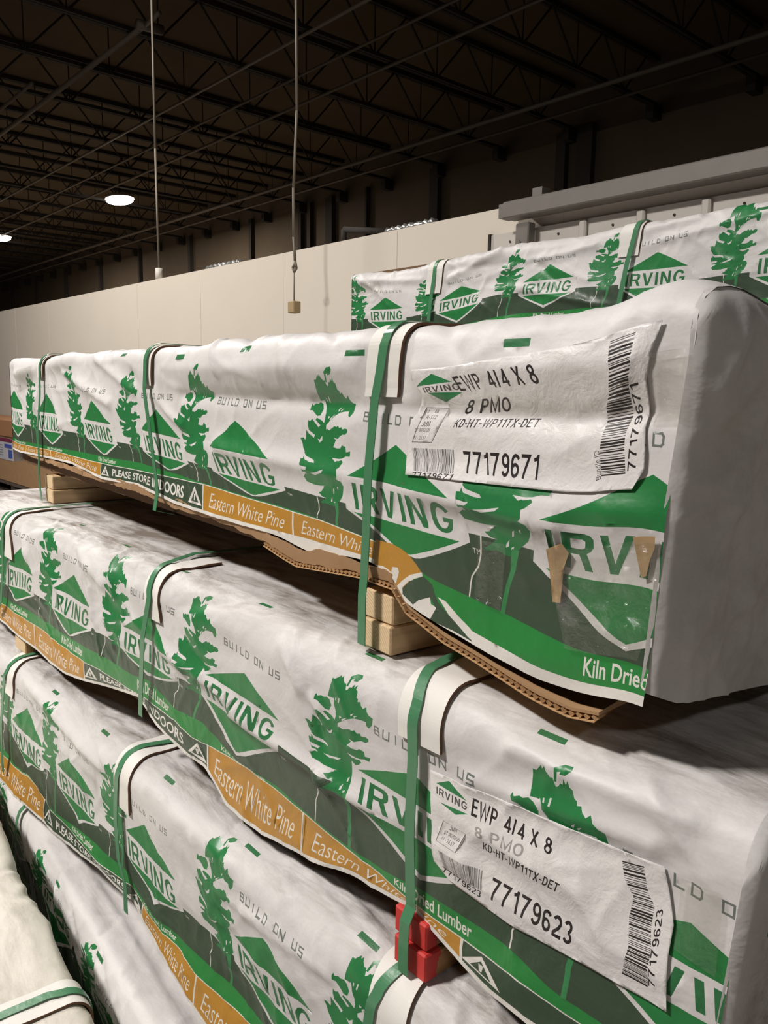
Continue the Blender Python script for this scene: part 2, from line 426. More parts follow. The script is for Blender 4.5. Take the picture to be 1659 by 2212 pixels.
def inside(P, segs):
    r = np.zeros(len(P), bool)
    if len(P) == 0: return r
    mn = segs.reshape(-1, 2).min(0); mx = segs.reshape(-1, 2).max(0)
    idx = np.where((P[:, 0] >= mn[0]) & (P[:, 0] <= mx[0]) & (P[:, 1] >= mn[1]) & (P[:, 1] <= mx[1]))[0]
    if len(idx) == 0: return r
    for ch in np.array_split(idx, max(1, len(idx) * len(segs) // 4000000 + 1)):
        x = P[ch, 0][:, None]; y = P[ch, 1][:, None]
        x0, y0, x1, y1 = segs[:, 0, 0], segs[:, 0, 1], segs[:, 1, 0], segs[:, 1, 1]
        c = (y0 > y) != (y1 > y)
        with np.errstate(divide='ignore', invalid='ignore'):
            xi = x0 + (y - y0) * (x1 - x0) / (y1 - y0)
        r[ch] = (np.sum(c & (x < xi), 1) % 2) == 1
    return r

def printed(domain, gs, gt, layers):
    """domain: loop; layers: list of (colour index, segs). Returns (s,t) points, triangles, colour per triangle"""
    dom = loop_segs(domain, 0.02)
    S, Tt = np.meshgrid(gs, gt, indexing='ij'); G = np.stack([S.ravel(), Tt.ravel()], 1)
    G[:, 0] += 0.0007 * np.sin(G[:, 1] * 991.0)
    G = G[inside(G, dom)]
    allseg = [dom] + [l[1] for l in layers]
    sg = np.concatenate(allseg)
    lo = np.asarray(domain).min(0) - 0.02; hi = np.asarray(domain).max(0) + 0.02
    mid = sg.mean(1); sg = sg[(mid[:, 0] > lo[0]) & (mid[:, 0] < hi[0]) & (mid[:, 1] > lo[1]) & (mid[:, 1] < hi[1])]
    pts = np.concatenate([G, sg.reshape(-1, 2)])
    n0 = len(G); ed = [(n0 + 2 * i, n0 + 2 * i + 1) for i in range(len(sg))]
    r = delaunay_2d_cdt([Vector(p) for p in pts], ed, [], 0, 1e-5, False)
    P = np.array([(v.x, v.y) for v in r[0]]); Tr = np.array([f for f in r[2] if len(f) == 3])
    c = P[Tr].mean(1); ok = inside(c, dom); Tr = Tr[ok]; c = c[ok]
    col = np.zeros(len(Tr), int)
    for ci, segs in layers: col[inside(c, segs)] = ci
    used = np.unique(Tr); mp = -np.ones(len(P), int); mp[used] = np.arange(len(used))
    return P[used], mp[Tr], col

def quadmap(q):
    """unit square (x right, y down) -> quad given as TL TR BR BL"""
    q = np.asarray(q, float)
    def f(p):
        x = p[..., 0:1]; y = p[..., 1:2]
        return (q[0] * (1 - x) + q[1] * x) * (1 - y) + (q[3] * (1 - x) + q[2] * x) * y
    return f

# ------------------------------------------------------------------ the print of the wrap in its own flat coordinates
# x in metres from the logo's axis, v in metres down from the top edge
NV = np.array([0.045, 0.122, 0.200, 0.257, 0.283, 0.303, 0.352])
LK = ['T', 'P', 'D', 'B', 'G', 'W', 'H']
TREE_P = [np.array(p) for p in [
 [(-0.1505,0.0388),(-0.1417,0.0325),(-0.1327,0.0314),(-0.1313,0.0356),(-0.1373,0.0419),(-0.1436,0.0428),(-0.1428,0.0401),(-0.1466,0.0415),(-0.1469,0.0519),(-0.15,0.0524),(-0.1503,0.0418)],
 [(-0.1775,0.0494),(-0.1728,0.0492),(-0.1706,0.0459),(-0.1667,0.0416),(-0.1658,0.0449),(-0.1629,0.0415),(-0.1609,0.0461),(-0.1549,0.05),(-0.1524,0.0491),(-0.1466,0.0578),(-0.1441,0.0556),(-0.1429,0.0516),(-0.1397,0.0517),(-0.1391,0.0455),(-0.1361,0.0504),(-0.1342,0.045),(-0.1318,0.0511),(-0.1275,0.053),(-0.1237,0.061),(-0.1202,0.062),(-0.1185,0.0661),(-0.114,0.0644),(-0.1106,0.0689),(-0.105,0.0721),(-0.101,0.0674),(-0.0963,0.0738),(-0.0899,0.077),(-0.0816,0.0781),(-0.0787,0.0887),(-0.0817,0.0954),(-0.0874,0.0938),(-0.0912,0.0883),(-0.1017,0.0893),(-0.1114,0.0912),(-0.1199,0.0964),(-0.1286,0.1055),(-0.1329,0.1103),(-0.1401,0.1084),(-0.1414,0.1012),(-0.1453,0.0951),(-0.1569,0.082),(-0.1621,0.0767),(-0.1712,0.0782),(-0.1743,0.0664),(-0.1763,0.0559)],
 [(-0.1925,0.0827),(-0.1888,0.0857),(-0.1828,0.0822),(-0.1777,0.0826),(-0.1722,0.0799),(-0.1649,0.0819),(-0.1573,0.0888),(-0.157,0.0979),(-0.1647,0.099),(-0.1743,0.0955),(-0.1839,0.092),(-0.1905,0.0924),(-0.1933,0.0871)],
 [(-0.1844,0.1057),(-0.1795,0.1074),(-0.1743,0.1036),(-0.1661,0.1078),(-0.1588,0.1096),(-0.1507,0.1136),(-0.1445,0.1132),(-0.1379,0.1139),(-0.1329,0.1103),(-0.133,0.1181),(-0.1348,0.124),(-0.1419,0.1303),(-0.1515,0.1299),(-0.1597,0.1299),(-0.1676,0.1264),(-0.1748,0.1214),(-0.1824,0.1129)],
 [(-0.1988,0.1316),(-0.1918,0.1305),(-0.1869,0.1331),(-0.1848,0.1301),(-0.184,0.1198),(-0.1774,0.1237),(-0.1694,0.1271),(-0.1596,0.1287),(-0.1518,0.1322),(-0.142,0.1314),(-0.143,0.1408),(-0.1541,0.1545),(-0.1643,0.1566),(-0.1738,0.1526),(-0.1854,0.1505),(-0.1932,0.1435),(-0.1951,0.1375)],
 [(-0.1326,0.1193),(-0.1282,0.1144),(-0.1212,0.1162),(-0.1101,0.1095),(-0.1038,0.1102),(-0.1016,0.1079),(-0.0958,0.1113),(-0.0914,0.1092),(-0.088,0.1124),(-0.0815,0.1105),(-0.0753,0.1112),(-0.073,0.1149),(-0.0766,0.1186),(-0.0838,0.1191),(-0.0949,0.1254),(-0.1038,0.125),(-0.11,0.1255),(-0.1202,0.1344),(-0.1361,0.1356),(-0.1404,0.1319)],
 [(-0.1419,0.1303),(-0.1286,0.1212),(-0.1161,0.1248),(-0.1103,0.1278),(-0.1126,0.1355),(-0.1215,0.1472),(-0.1331,0.1679),(-0.14,0.1733),(-0.152,0.1649),(-0.1579,0.1583),(-0.1498,0.1437)],
 [(-0.195,0.1567),(-0.1877,0.1561),(-0.1814,0.1603),(-0.1715,0.1618),(-0.163,0.1605),(-0.1518,0.1626),(-0.139,0.1638),(-0.1331,0.1679),(-0.1463,0.172),(-0.161,0.1721),(-0.1759,0.1716),(-0.1896,0.1727),(-0.1945,0.1633)],
 [(-0.1207,0.139),(-0.1111,0.136),(-0.1005,0.1369),(-0.0914,0.1361),(-0.0866,0.1322),(-0.0779,0.1333),(-0.0777,0.1398),(-0.0674,0.1377),(-0.0694,0.1442),(-0.079,0.1447),(-0.0882,0.1478),(-0.0987,0.1493),(-0.1124,0.1487),(-0.1248,0.1487)],
 [(-0.1989,0.1788),(-0.1921,0.1794),(-0.1829,0.1745),(-0.1695,0.1745),(-0.1563,0.1746),(-0.1399,0.1715),(-0.1267,0.1662),(-0.1129,0.1534),(-0.0991,0.1522),(-0.0883,0.1496),(-0.0856,0.1522),(-0.0922,0.1585),(-0.0984,0.1614),(-0.0962,0.1693),(-0.1031,0.1768),(-0.116,0.1839),(-0.1285,0.1839),(-0.1478,0.1857),(-0.1625,0.1863),(-0.1741,0.1856),(-0.1858,0.1848),(-0.1903,0.1798)],
 [(-0.1568,0.1947),(-0.1485,0.1927),(-0.1397,0.1855),(-0.1251,0.1824),(-0.1282,0.1815),(-0.0997,0.1731),(-0.0894,0.175),(-0.0862,0.1802),(-0.0926,0.1922),(-0.1058,0.2034),(-0.1175,0.2135),(-0.1252,0.2137),(-0.1377,0.2116),(-0.1509,0.2148),(-0.1555,0.2127),(-0.1433,0.2047),(-0.138,0.1994),(-0.1476,0.1991)],
]]
TREE_P.append(np.array([(-0.1637, 0.1013), (-0.1481, 0.1043), (-0.1329, 0.1103), (-0.1274, 0.1205), (-0.1098, 0.1232), (-0.1011, 0.1271), (-0.1147, 0.1409), (-0.0976, 0.1521), (-0.0991, 0.1684), (-0.1159, 0.1828), (-0.1411, 0.1838), (-0.1684, 0.1798), (-0.1843, 0.1704), (-0.1894, 0.1556), (-0.1878, 0.1413), (-0.1715, 0.1314), (-0.1699, 0.115)]))
TREE_W = [np.array(p) for p in [
 [(-0.1563,0.0734),(-0.1545,0.0733),(-0.1531,0.0779),(-0.155,0.0777)],
 [(-0.1493,0.071),(-0.1473,0.071),(-0.1459,0.0793),(-0.1485,0.0791)],
 [(-0.1292,0.1007),(-0.1204,0.0934),(-0.127,0.1037)],
 [(-0.1191,0.0878),(-0.1147,0.0837),(-0.1165,0.0904)],
 [(-0.1129,0.0882),(-0.1076,0.085),(-0.1107,0.0899)],
 [(-0.1358,0.0973),(-0.1302,0.0978),(-0.1327,0.101)],
 [(-0.164,0.0801),(-0.1594,0.0754),(-0.1531,0.0856),(-0.1446,0.0948),(-0.1458,0.098),(-0.1547,0.0915)],
 [(-0.114,0.1864),(-0.1107,0.1848),(-0.1129,0.1915),(-0.1153,0.1925)],
 [(-0.1037,0.1834),(-0.1002,0.1813),(-0.1022,0.1865)],
 [(-0.1238,0.2018),(-0.1196,0.1962),(-0.1204,0.2035),(-0.1237,0.2053)],
 [(-0.1165,0.2039),(-0.1132,0.202),(-0.1136,0.2052),(-0.1168,0.2062)],
 [(-0.1523,0.129),(-0.1467,0.1301),(-0.1381,0.1247),(-0.1395,0.1304),(-0.147,0.1336)],
 [(-0.1802,0.1186),(-0.1592,0.1252),(-0.1629,0.129),(-0.1757,0.1241)],
 [(-0.1762,0.1032),(-0.1698,0.1027),(-0.1485,0.1112),(-0.1521,0.1142)],
 [(-0.1936,0.147),(-0.1822,0.1527),(-0.1592,0.1555),(-0.1562,0.1588),(-0.1679,0.1591),(-0.1844,0.157)],
 [(-0.193,0.165),(-0.1736,0.1655),(-0.1773,0.1694),(-0.191,0.1699)],
 [(-0.1659,0.1719),(-0.1492,0.1693),(-0.1279,0.164),(-0.1331,0.1686),(-0.1529,0.1732)],
 [(-0.1132,0.1491),(-0.0942,0.1489),(-0.1037,0.1532)],
 [(-0.1529,0.1885),(-0.1397,0.1855),(-0.1416,0.1886),(-0.1516,0.1918)],
]]
TRUNK_P = np.array([(-0.116, 0.205), (-0.106, 0.205), (-0.109, 0.226), (-0.116, 0.247), (-0.120, 0.284), (-0.126, 0.284), (-0.122, 0.247), (-0.116, 0.228)])
_gl = dict(B=[[(0,0),(.85,0),(.85,.45),(1,.5),(1,1),(0,1),(0,0)],[(0,.47),(.9,.47)]], U=[[(0,0),(0,1),(1,1),(1,0)]], I=[[(.5,0),(.5,1)]], L=[[(0,0),(0,1),(.9,1)]],
 D=[[(0,0),(.8,0),(1,.2),(1,.8),(.8,1),(0,1),(0,0)]], O=[[(0,0),(1,0),(1,1),(0,1),(0,0)]], N=[[(0,1),(0,0),(1,1),(1,0)]], S=[[(1,0),(0,0),(0,.5),(1,.5),(1,1),(0,1)]])
def build_on_us():
    out = []; x = -0.068; w = 0.0095; h = 0.0105; th = 0.0011
    for ch in 'BUILD ON US':
        if ch == ' ': x += 0.012; continue
        for pl in _gl[ch]:
            for a, b in zip(pl[:-1], pl[1:]):
                a = np.array([x + a[0] * w, 0.087 + a[1] * h]); b = np.array([x + b[0] * w, 0.087 + b[1] * h])
                d = (b - a) / np.hypot(*(b - a)); n = np.array([-d[1], d[0]]) * th; e = d * th
                out.append(np.array([a - n - e, b - n + e, b + n + e, a + n - e]))
        x += 0.0165
    return out
BUILD = build_on_us()

class Bundle:
    """a paper-wrapped bundle of boards, local x along it, local y into it, z up. t runs over the top edge and down the front"""
    def __init__(b, **k):
        b.__dict__.update(dict(W=0.95, r=0.05, H=0.29, amp=1.0, folds=[], flare=0.012, xs=1.0, seed=1, tilt=0.0, nokiln=(), tx=-0.012, nfold=18, rfolds=[]))
        b.__dict__.update(k); b.rfolds = []; b.q = math.pi * b.r / 2; b.Wf = b.W - 2 * b.r
        tb = b.tab; b.cur = {}
        for key in LK:
            a = np.array(tb['lev'][key]); o = np.argsort(a[:, 0]); b.cur[key] = a[o]
        b.ax = np.array(tb['apex'])[:, 0]; n = len(b.ax)
        def fit(lst, k0, off):
            d = np.array([p[0] + off - b.ax[min(max(k0 + i, 0), n - 1)] for i, p in enumerate(lst) if k0 + i < n])
            return np.interp(np.arange(n), k0 + np.arange(len(d)), np.clip(d, -0.06, 0.06)) if len(d) else np.zeros(n)
        b.dT = fit(tb['treetop'], b.kT, 0.137 * b.xs - b.tx); b.dB = fit(tb['tip'], 0, 0.0)
        b.pitch = float(np.mean(np.diff(b.ax)))
        r = np.random.RandomState(b.seed * 7 + 1)
        for i in range(int(b.nfold)):
            x = r.uniform(b.s0 + .1, b.s1 - .25); t0 = r.uniform(-0.05, 0.12); a = r.choice([-1, 1]) * r.uniform(0.3, 1.3); l = r.uniform(.07, .17)
            b.rfolds.append((x, t0, x + l * math.cos(a), t0 + l * abs(math.sin(a)), r.uniform(.007, .013), r.choice([1, 1, -1]) * r.uniform(.003, .006)))
    def lev(b, key, s):
        a = b.cur[key]; return np.interp(s, a[:, 0], a[:, 1])
    def levs(b, s):
        L = [b.lev(k, s) for k in LK]
        for i in range(1, 7): L[i] = np.maximum(L[i], L[i - 1] + 0.0006)
        return np.stack(L, -1)
    def axis(b, k, v):
        n = len(b.ax); i = min(max(k, 0), n - 1)
        base = b.ax[i] + (k - i) * b.pitch
        return base + np.interp(v, [0.045, 0.122, 0.257], [b.dT[i], 0.0, b.dB[i]])
    def mapuv(b, k, p, straight=False):
        p = np.asarray(p, float); v = p[:, 1]
        s = b.axis(k, v * 0 + 0.122 if straight else v) + p[:, 0] * b.xs
        L = b.levs(s); out = np.empty(len(p))
        for i in range(len(p)):
            vv = v[i]
            if vv < NV[0]: out[i] = L[i, 0] - (NV[0] - vv)
            elif vv > NV[-1]: out[i] = L[i, -1] + vv - NV[-1]
            else: out[i] = np.interp(vv, NV, L[i])
        return np.stack([s, out], 1)
    def prof(b, t):
        r, q = b.r, b.q; t = np.asarray(t, float)
        ph = np.clip(t / r, 0, np.pi / 2); tau = np.clip(-(t + b.Wf), 0, None); pb = np.clip(tau / r, 0, np.pi / 2)
        y = r - r * np.sin(ph) + np.clip(-t, 0, b.Wf) + r * np.sin(pb)
        z = b.ztop - r + r * np.cos(ph) - np.clip(t - q, 0, None) - r + r * np.cos(pb) - np.clip(tau - q, 0, None)
        ny = -np.sin(ph) + np.sin(pb); nz = np.where(t > 0, np.cos(ph), np.cos(pb))
        return y, z, ny, nz
    def disp(b, s, t):
        sd = b.seed; e = b.amp
        low = 0.013 * perlin(s * 2.6 + sd, t * 6.0, sd) + 0.007 * perlin(s * 6 + 3 + t * 5, t * 12, sd + 1)
        cr = 0.0045 * crease(s, t, 0.05, 3.0, 12, sd + 2, 5) + 0.0035 * crease(s, t, 0.7, 5, 13, sd + 3, 5) + 0.0035 * crease(s, t, -0.7, 5, 13, sd + 4, 5) + 0.0020 * crease(s, t, 1.3, 6, 17, sd + 6, 6)
        d = e * (low + cr)
        for (ax, ay, bx, by, w, a) in list(b.folds) + b.rfolds:
            q = seg_d(s, t, ax, ay, bx, by) / w; d = d + a * np.exp(-q ** 1.6)
        for (s0, t0, t1, wd) in b.press:
            g = np.exp(-((s - s0) / (wd * 0.75)) ** 4) * (t > t0 - 0.02) * (t < t1 + 0.01)
            d = d * (1 - 0.85 * g)
            pk = np.exp(-((np.abs(s - s0) - wd * 0.9) / 0.03) ** 2) * np.exp(-((t - 0.03) / 0.07) ** 2)
            d = d + 0.004 * pk
        for i, pth in enumerate(b.tab['straps']):
            p = np.array(pth); o = np.argsort(p[:, 1]); sl = np.interp(t, p[o, 1], p[o, 0])
            d = d * (1 - 0.8 * np.exp(-((s - sl) / 0.075) ** 2)) - 0.0015 * np.exp(-((s - sl) / 0.02) ** 2)
        d = d * np.where(t < -0.07, 0.35, np.interp(t, [-0.07, -0.01], [0.35, 1.0]))
        d = d * (0.1 + 0.9 * np.clip(np.minimum(b.s1 + b.tilt - s, s - b.s0) / 0.06, 0, 1))
        hem = np.clip((t - b.lev('G', s)) / 0.07, 0, 1)
        d = d + b.flare * hem * (0.5 + 1.2 * perlin(s * 4.0 + 5, s * 0 + 0.5, sd + 8))
        return d
    def surf(b, s, t, off=0.0):
        s = np.asarray(s, float); t = np.asarray(t, float)
        y, z, ny, nz = b.prof(t); d = b.disp(s, t) + off
        if b.crown is not None: z = z + b.crown(s, y)
        return np.stack([s, y + ny * d, z + nz * d], -1)
    crown = None
    capfolds = []
    press = []

def band(b, k1, k2, s0, s1, e1=0.0, e2=0.0):
    s = np.arange(s0, s1 + 0.012, 0.012); L = b.levs(s)
    g = lambda k: (L[:, LK.index(k)] if k in LK else L[:, -1] + 0.2)
    a = np.stack([s, g(k1) + e1], 1); c = np.stack([s, g(k2) + e2], 1)[::-1]
    return loop_segs(np.concatenate([a, c]), 0)

def cells_layers(b, out, txt=True):
    """the strip along the lower edge: gold and dark panels with their lettering"""
    for (s0, s1, kind) in b.cells:
        a = max(s0, b.s0); c = min(s1, b.s1)
        if c <= a: continue
        if kind != 'gold': out.append((CI['dark'], band(b, 'W', 'H', a, c, 0.0015, -0.001)))
        else: out.append((CI['gold'], band(b, 'W', 'H', a, c, 0.0015, -0.001)))
        m = np.array([a, c])
        for e in (s0, s1):
            if b.s0 < e < b.s1:
                L = b.levs(np.array([e]))[0]; out.append((CI['cream'], loop_segs(np.array([(e - .0022, L[5]), (e + .0022, L[5]), (e + .001, (L[5] + L[6]) / 2), (e + .003, L[6]), (e - .0015, L[6]), (e - .003, (L[5] + L[6]) / 2)]), 0)))
        def put(txtstr, u0, u1, v0, v1, shear=0.0, bold=0.0, ci='cream'):
            sg, _ = text_segs(txtstr, bold, shear)
            x = s0 + (s1 - s0) * (u0 + (u1 - u0) * sg[..., 0])
            L = b.levs(x.ravel()); w = L[:, 5].reshape(x.shape); h = L[:, 6].reshape(x.shape)
            y = w + (h - w) * (v0 + (v1 - v0) * sg[..., 1])
            out.append((CI[ci], np.stack([x, y], -1)))
        def poly(p, ci):
            p = np.asarray(p, float); x = s0 + (s1 - s0) * p[:, 0]; L = b.levs(x)
            out.append((CI[ci], loop_segs(np.stack([x, L[:, 5] + (L[:, 6] - L[:, 5]) * p[:, 1]], 1), 0)))
        if kind == 'gold': put('Eastern White Pine', 0.08, 0.92, 0.26, 0.82, 0.35, -0.008)
        else:
            w = 0.030 / (s1 - s0)
            for c0 in ((0.06, 0.94) if kind == 'dark' else (0.06,)):
                poly([(c0 - w, .85), (c0, .15), (c0 + w, .85)], 'cream'); poly([(c0 - w * .55, .76), (c0, .33), (c0 + w * .55, .76)], 'dark'); poly([(c0 - w * .12, .45), (c0 + w * .12, .45), (c0 + w * .06, .7), (c0 - w * .06, .7)], 'cream')
            if kind == 'dark': put('PLEASE STORE INDOORS', 0.15, 0.85, 0.25, 0.78, 0.0, 0.02)

def print_layers(b, ks):
    o = []; s0, s1 = b.s0 - 0.02, b.s1 + 0.02
    o.append((CI['dark'], band(b, 'D', 'G', s0, s1)))
    o.append((CI['bright'], band(b, 'G', 'W', s0, s1)))
    o.append((CI['cream'], band(b, 'W', 'X', s0, s1)))
    cells_layers(b, o)
    for k in ks:
        P = lambda pts, sub=0.012: loop_segs(b.mapuv(k, loop_segs(np.asarray(pts), sub)[:, 0]), 0)
        o.append((CI['cream'], P([(-0.197, 0.2), (-0.195, 0.22), (-0.197, 0.235), (-0.205, 0.25), (-0.208, 0.283), (-0.206, 0.283), (-0.203, 0.25), (-0.195, 0.236), (-0.193, 0.22), (-0.195, 0.2)])))
        for p in TREE_P: o.append((CI['tree'], P(p + [b.tx, 0])))
        for p in TREE_W: o.append((CI['white'], P(p + [b.tx, 0])))
        o.append((CI['trunk'], P(TRUNK_P + [b.tx, 0])))
        o.append((CI['white'], P([(-0.118, 0.158), (-0.108, 0.163), (0.108, 0.163), (0.12, 0.165), (0.121, 0.211), (0.0, 0.270), (-0.121, 0.211)])))
        o.append((CI['green'], P([(0, 0.122), (0.106, 0.166), (-0.106, 0.166)])))
        o.append((CI['green'], P([(-0.104, 0.2135), (0.104, 0.2135), (0, 0.2615)])))
        sg, _ = text_segs('IRVING', 0.03); q = np.stack([-0.099 + 0.198 * sg[..., 0], 0.1735 + 0.0335 * sg[..., 1]], -1)
        o.append((CI['inkg'], b.mapuv(k, q.reshape(-1, 2)).reshape(q.shape)))
        if k not in b.nokiln:
          sg, _ = text_segs('Kiln Dried Lumber', 0.015); q = np.stack([-0.045 + 0.13 * sg[..., 0], 0.2862 + 0.0125 * sg[..., 1]], -1)
          o.append((CI['cream'], b.mapuv(k, q.reshape(-1, 2)).reshape(q.shape)))
        sg, _ = text_segs('TM', 0.0); q = np.stack([0.124 + 0.012 * sg[..., 0], 0.216 + 0.006 * sg[..., 1]], -1)
        o.append((CI['white'], b.mapuv(k, q.reshape(-1, 2)).reshape(q.shape)))
        for p in BUILD: o.append((CI['grey'], loop_segs(b.mapuv(k, p, True), 0)))
    for (x, t) in b.tab['dash']:
        w = 0.017; h = 0.0038
        o.append((CI['inkg'], loop_segs(np.array([(x - w, t - h), (x + w, t - h), (x + w, t + h), (x - w, t + h)]), 0)))
    return o

def ribbon(name, b, path, width, thick, off, mats, parent, side=None, extra=None, slant=0.0, wob=0.0, taut=False, clear=None):
    """a strip that follows the wrapped surface along path [(s,t)...]; extra: more local points (x,y,z) hanging below"""
    path = np.asarray(path, float)
    n = max(4, int(np.sum(np.hypot(*np.diff(path, axis=0).T)) / 0.0035))
    cum = np.concatenate([[0], np.cumsum(np.hypot(*np.diff(path, axis=0).T))]); u = np.linspace(0, cum[-1], n)
    s = np.interp(u, cum, path[:, 0]); t = np.interp(u, cum, path[:, 1])
    y, z, ny, nz = b.prof(t)
    base = b.surf(s, t, 0) ; nrm = np.stack([0 * ny, ny, nz], 1)
    dd = b.disp(s, t); cw = (clear or width) / 2; dw = np.maximum(b.disp(s - cw, t), b.disp(s + cw, t)); dm = np.maximum(dd, dw)
    k = np.ones(21) / 21; dp = np.maximum(np.convolve(np.pad(dm, 10, mode='edge'), k, 'valid'), dm)
    base = base + nrm * (dp - dd)[:, None]
    if taut:
        i0 = int(np.argmax(t > b.q * 0.6)); p0, p1 = base[i0], base[-1]
        for j in range(i0 + 1, n):
            f = (t[j] - t[i0]) / (t[-1] - t[i0]); yl = p0[1] * (1 - f) + p1[1] * f
            base[j, 1] = min(yl, base[j, 1]); nrm[j] = (0, -1.0, 0)
        # upper hull so that the band spans hollows in a straight line
        ys = base[i0:, 1].copy(); zs = base[i0:, 2]; m = len(ys); keep = [0]
        while keep[-1] < m - 1:
            c = keep[-1]; sl = [(ys[j] - ys[c]) / max(1e-6, zs[c] - zs[j]) for j in range(c + 1, m)]; keep.append(c + 1 + int(np.argmin(sl)))
        base[i0:, 1] = np.interp(-zs, -zs[keep], ys[keep])
    if extra is not None:
        ex = np.asarray(extra, float); base = np.concatenate([base, ex]); nrm = np.concatenate([nrm, np.tile([0, -1.0, 0], (len(ex), 1))]); n = len(base)
    ww = wob * np.sin(np.arange(n) * 0.24)
    wv = np.zeros((n, 3)); wv[:, 0] = width / 2
    wv[:, 2] = slant * width / 2
    V = []; Fc = []; mi = []
    for i in range(n):
        o0 = base[i] + nrm[i] * (off + ww[i]); o1 = o0 + nrm[i] * thick
        V += [o0 - wv[i], o0 + wv[i], o1 + wv[i], o1 - wv[i]]
        if i:
            a, c = 4 * (i - 1), 4 * i
            Fc += [(a + 1, a, c, c + 1), (a + 2, a + 1, c + 1, c + 2), (a + 3, a + 2, c + 2, c + 3), (a, a + 3, c + 3, c)]; mi += [1, 1, 0, 1]
    Fc += [(0, 1, 2, 3), (4 * n - 1, 4 * n - 2, 4 * n - 3, 4 * n - 4)]; mi += [1, 1]
    return mk(name, V, Fc, mats, parent, False, mi)

def cap_mesh(name, b, s_end, sign, mats, parent, amp=1.0, low=0.0, patch=None, prof_bottom=None, zb=None):
    """the folded wrap over an end of the bundle"""
    W = b.W; y = np.linspace(-0.002, W, 200); nz = 90
    zt = b.ztop; zb0 = b.ztop - b.H if zb is None else zb
    V = []; tops = []
    for j in range(nz + 1):
        v = j / nz
        for i, yy in enumerate(y):
            bot = zb0 if prof_bottom is None else prof_bottom(yy)
            rr = b.r; edge = min(yy + 0.002, W - yy) ; drop = rr - math.sqrt(max(0, rr * rr - (rr - min(edge, rr)) ** 2)) if edge < rr else 0
            top = zt - drop
            z = top + (bot - top) * v
            V.append((0, yy, z)); tops.append(top)
    V = np.array(V); yy = V[:, 1]; zz = V[:, 2]
    d = 0.006 * perlin(yy * 5 + 2, zz * 6, b.seed + 11) + 0.006 * crease(yy, zz, 1.2, 5, 12, b.seed + 12, 4) + 0.006 * crease(yy, zz, 0.3, 6, 14, b.seed + 13, 4) + 0.004 * crease(yy, zz, -0.8, 7, 18, b.seed + 14, 5)
    for (ay, az, by, bz, w, a) in b.capfolds: d = d + a * np.exp(-(seg_d(yy, zz, ay, az, by, bz) / w) ** 1.4)
    ed = np.clip(np.minimum(yy + 0.002, (np.array(tops) - zz)) / 0.032, 0, 1)
    d = amp * d * ed + 0.017 * np.sqrt(np.clip(1 - (1 - ed) ** 2, 0, 1)) - 0.004
    V[:, 0] = s_end + sign * d
    if sign > 0: V[:, 0] += b.tilt * np.interp(b.ztop - zz, [0.05, 0.18, b.H], [1, .4, 0])
    if b.crown is not None: V[:, 2] += b.crown(V[:, 0], yy) * np.clip(1 - (zt - zz) / 0.12, 0, 1)
    Fc = []; mi = []; n = len(y)
    for j in range(nz):
        for i in range(n - 1):
            q = (j * n + i, j * n + i + 1, (j + 1) * n + i + 1, (j + 1) * n + i)
            Fc.append(q if sign < 0 else q[::-1])
            c = (y[i], (V[q[0], 2] + V[q[3], 2]) / 2)
            mi.append(patch(c) if patch else 0)
    return mk(name, V, Fc, mats, parent, True, mi)

def make_bundle(b, name, label, ks, mats, group, loc, rz, printed_on=True, step=0.006, ends=(True, True)):
    root = empty(name, loc, rz, label, 'lumber bundle', group)
    tmin = -(b.Wf + b.q + (b.H - b.r))
    s = np.arange(b.s0, b.s1, 0.01); hem = b.levs(np.clip(s, b.s0, b.s1))[:, -1] + 0.005
    for (c, w, a) in b.hems: hem = hem + a * np.exp(-((s - c) / w) ** 2)
    dom = np.concatenate([np.stack([s, hem], 1), [(b.s1, hem[-1]), (b.s1 + b.tilt * .4, 0.2), (b.s1 + b.tilt, 0.05), (b.s1 + b.tilt, 0.0), (b.s1 + b.tilt, tmin), (b.s0, tmin), (b.s0, 0.0)]])
    gs = np.arange(b.s0 + step / 2, b.s1 + b.tilt, step); gt = np.concatenate([np.arange(-0.14, 0.46, step), np.arange(-0.15, tmin, -0.025)])
    lay = print_layers(b, ks) if printed_on else []
    lay += b.more_layers
    P, Tr, col = printed(dom, gs, gt, lay)
    V = b.surf(P[:, 0], P[:, 1])
    mk('wrap', V, Tr[:, ::-1], mats, root, True, col)
    # boards inside
    c = MB(); zt = b.ztop - 0.02; zb = b.ztop - b.H
    nlay = max(3, int((zt - zb) / 0.026)); hh = (zt - zb) / nlay
    for i in range(nlay):
        c.box(b.s0 + 0.015, b.s1 - 0.012 - 0.006 * (i % 2), 0.022 + 0.003 * (i % 3), b.W - 0.022, zb + i * hh + 0.0008, zb + (i + 1) * hh)
    c.build('boards', M['dark_core'], root)
    return root

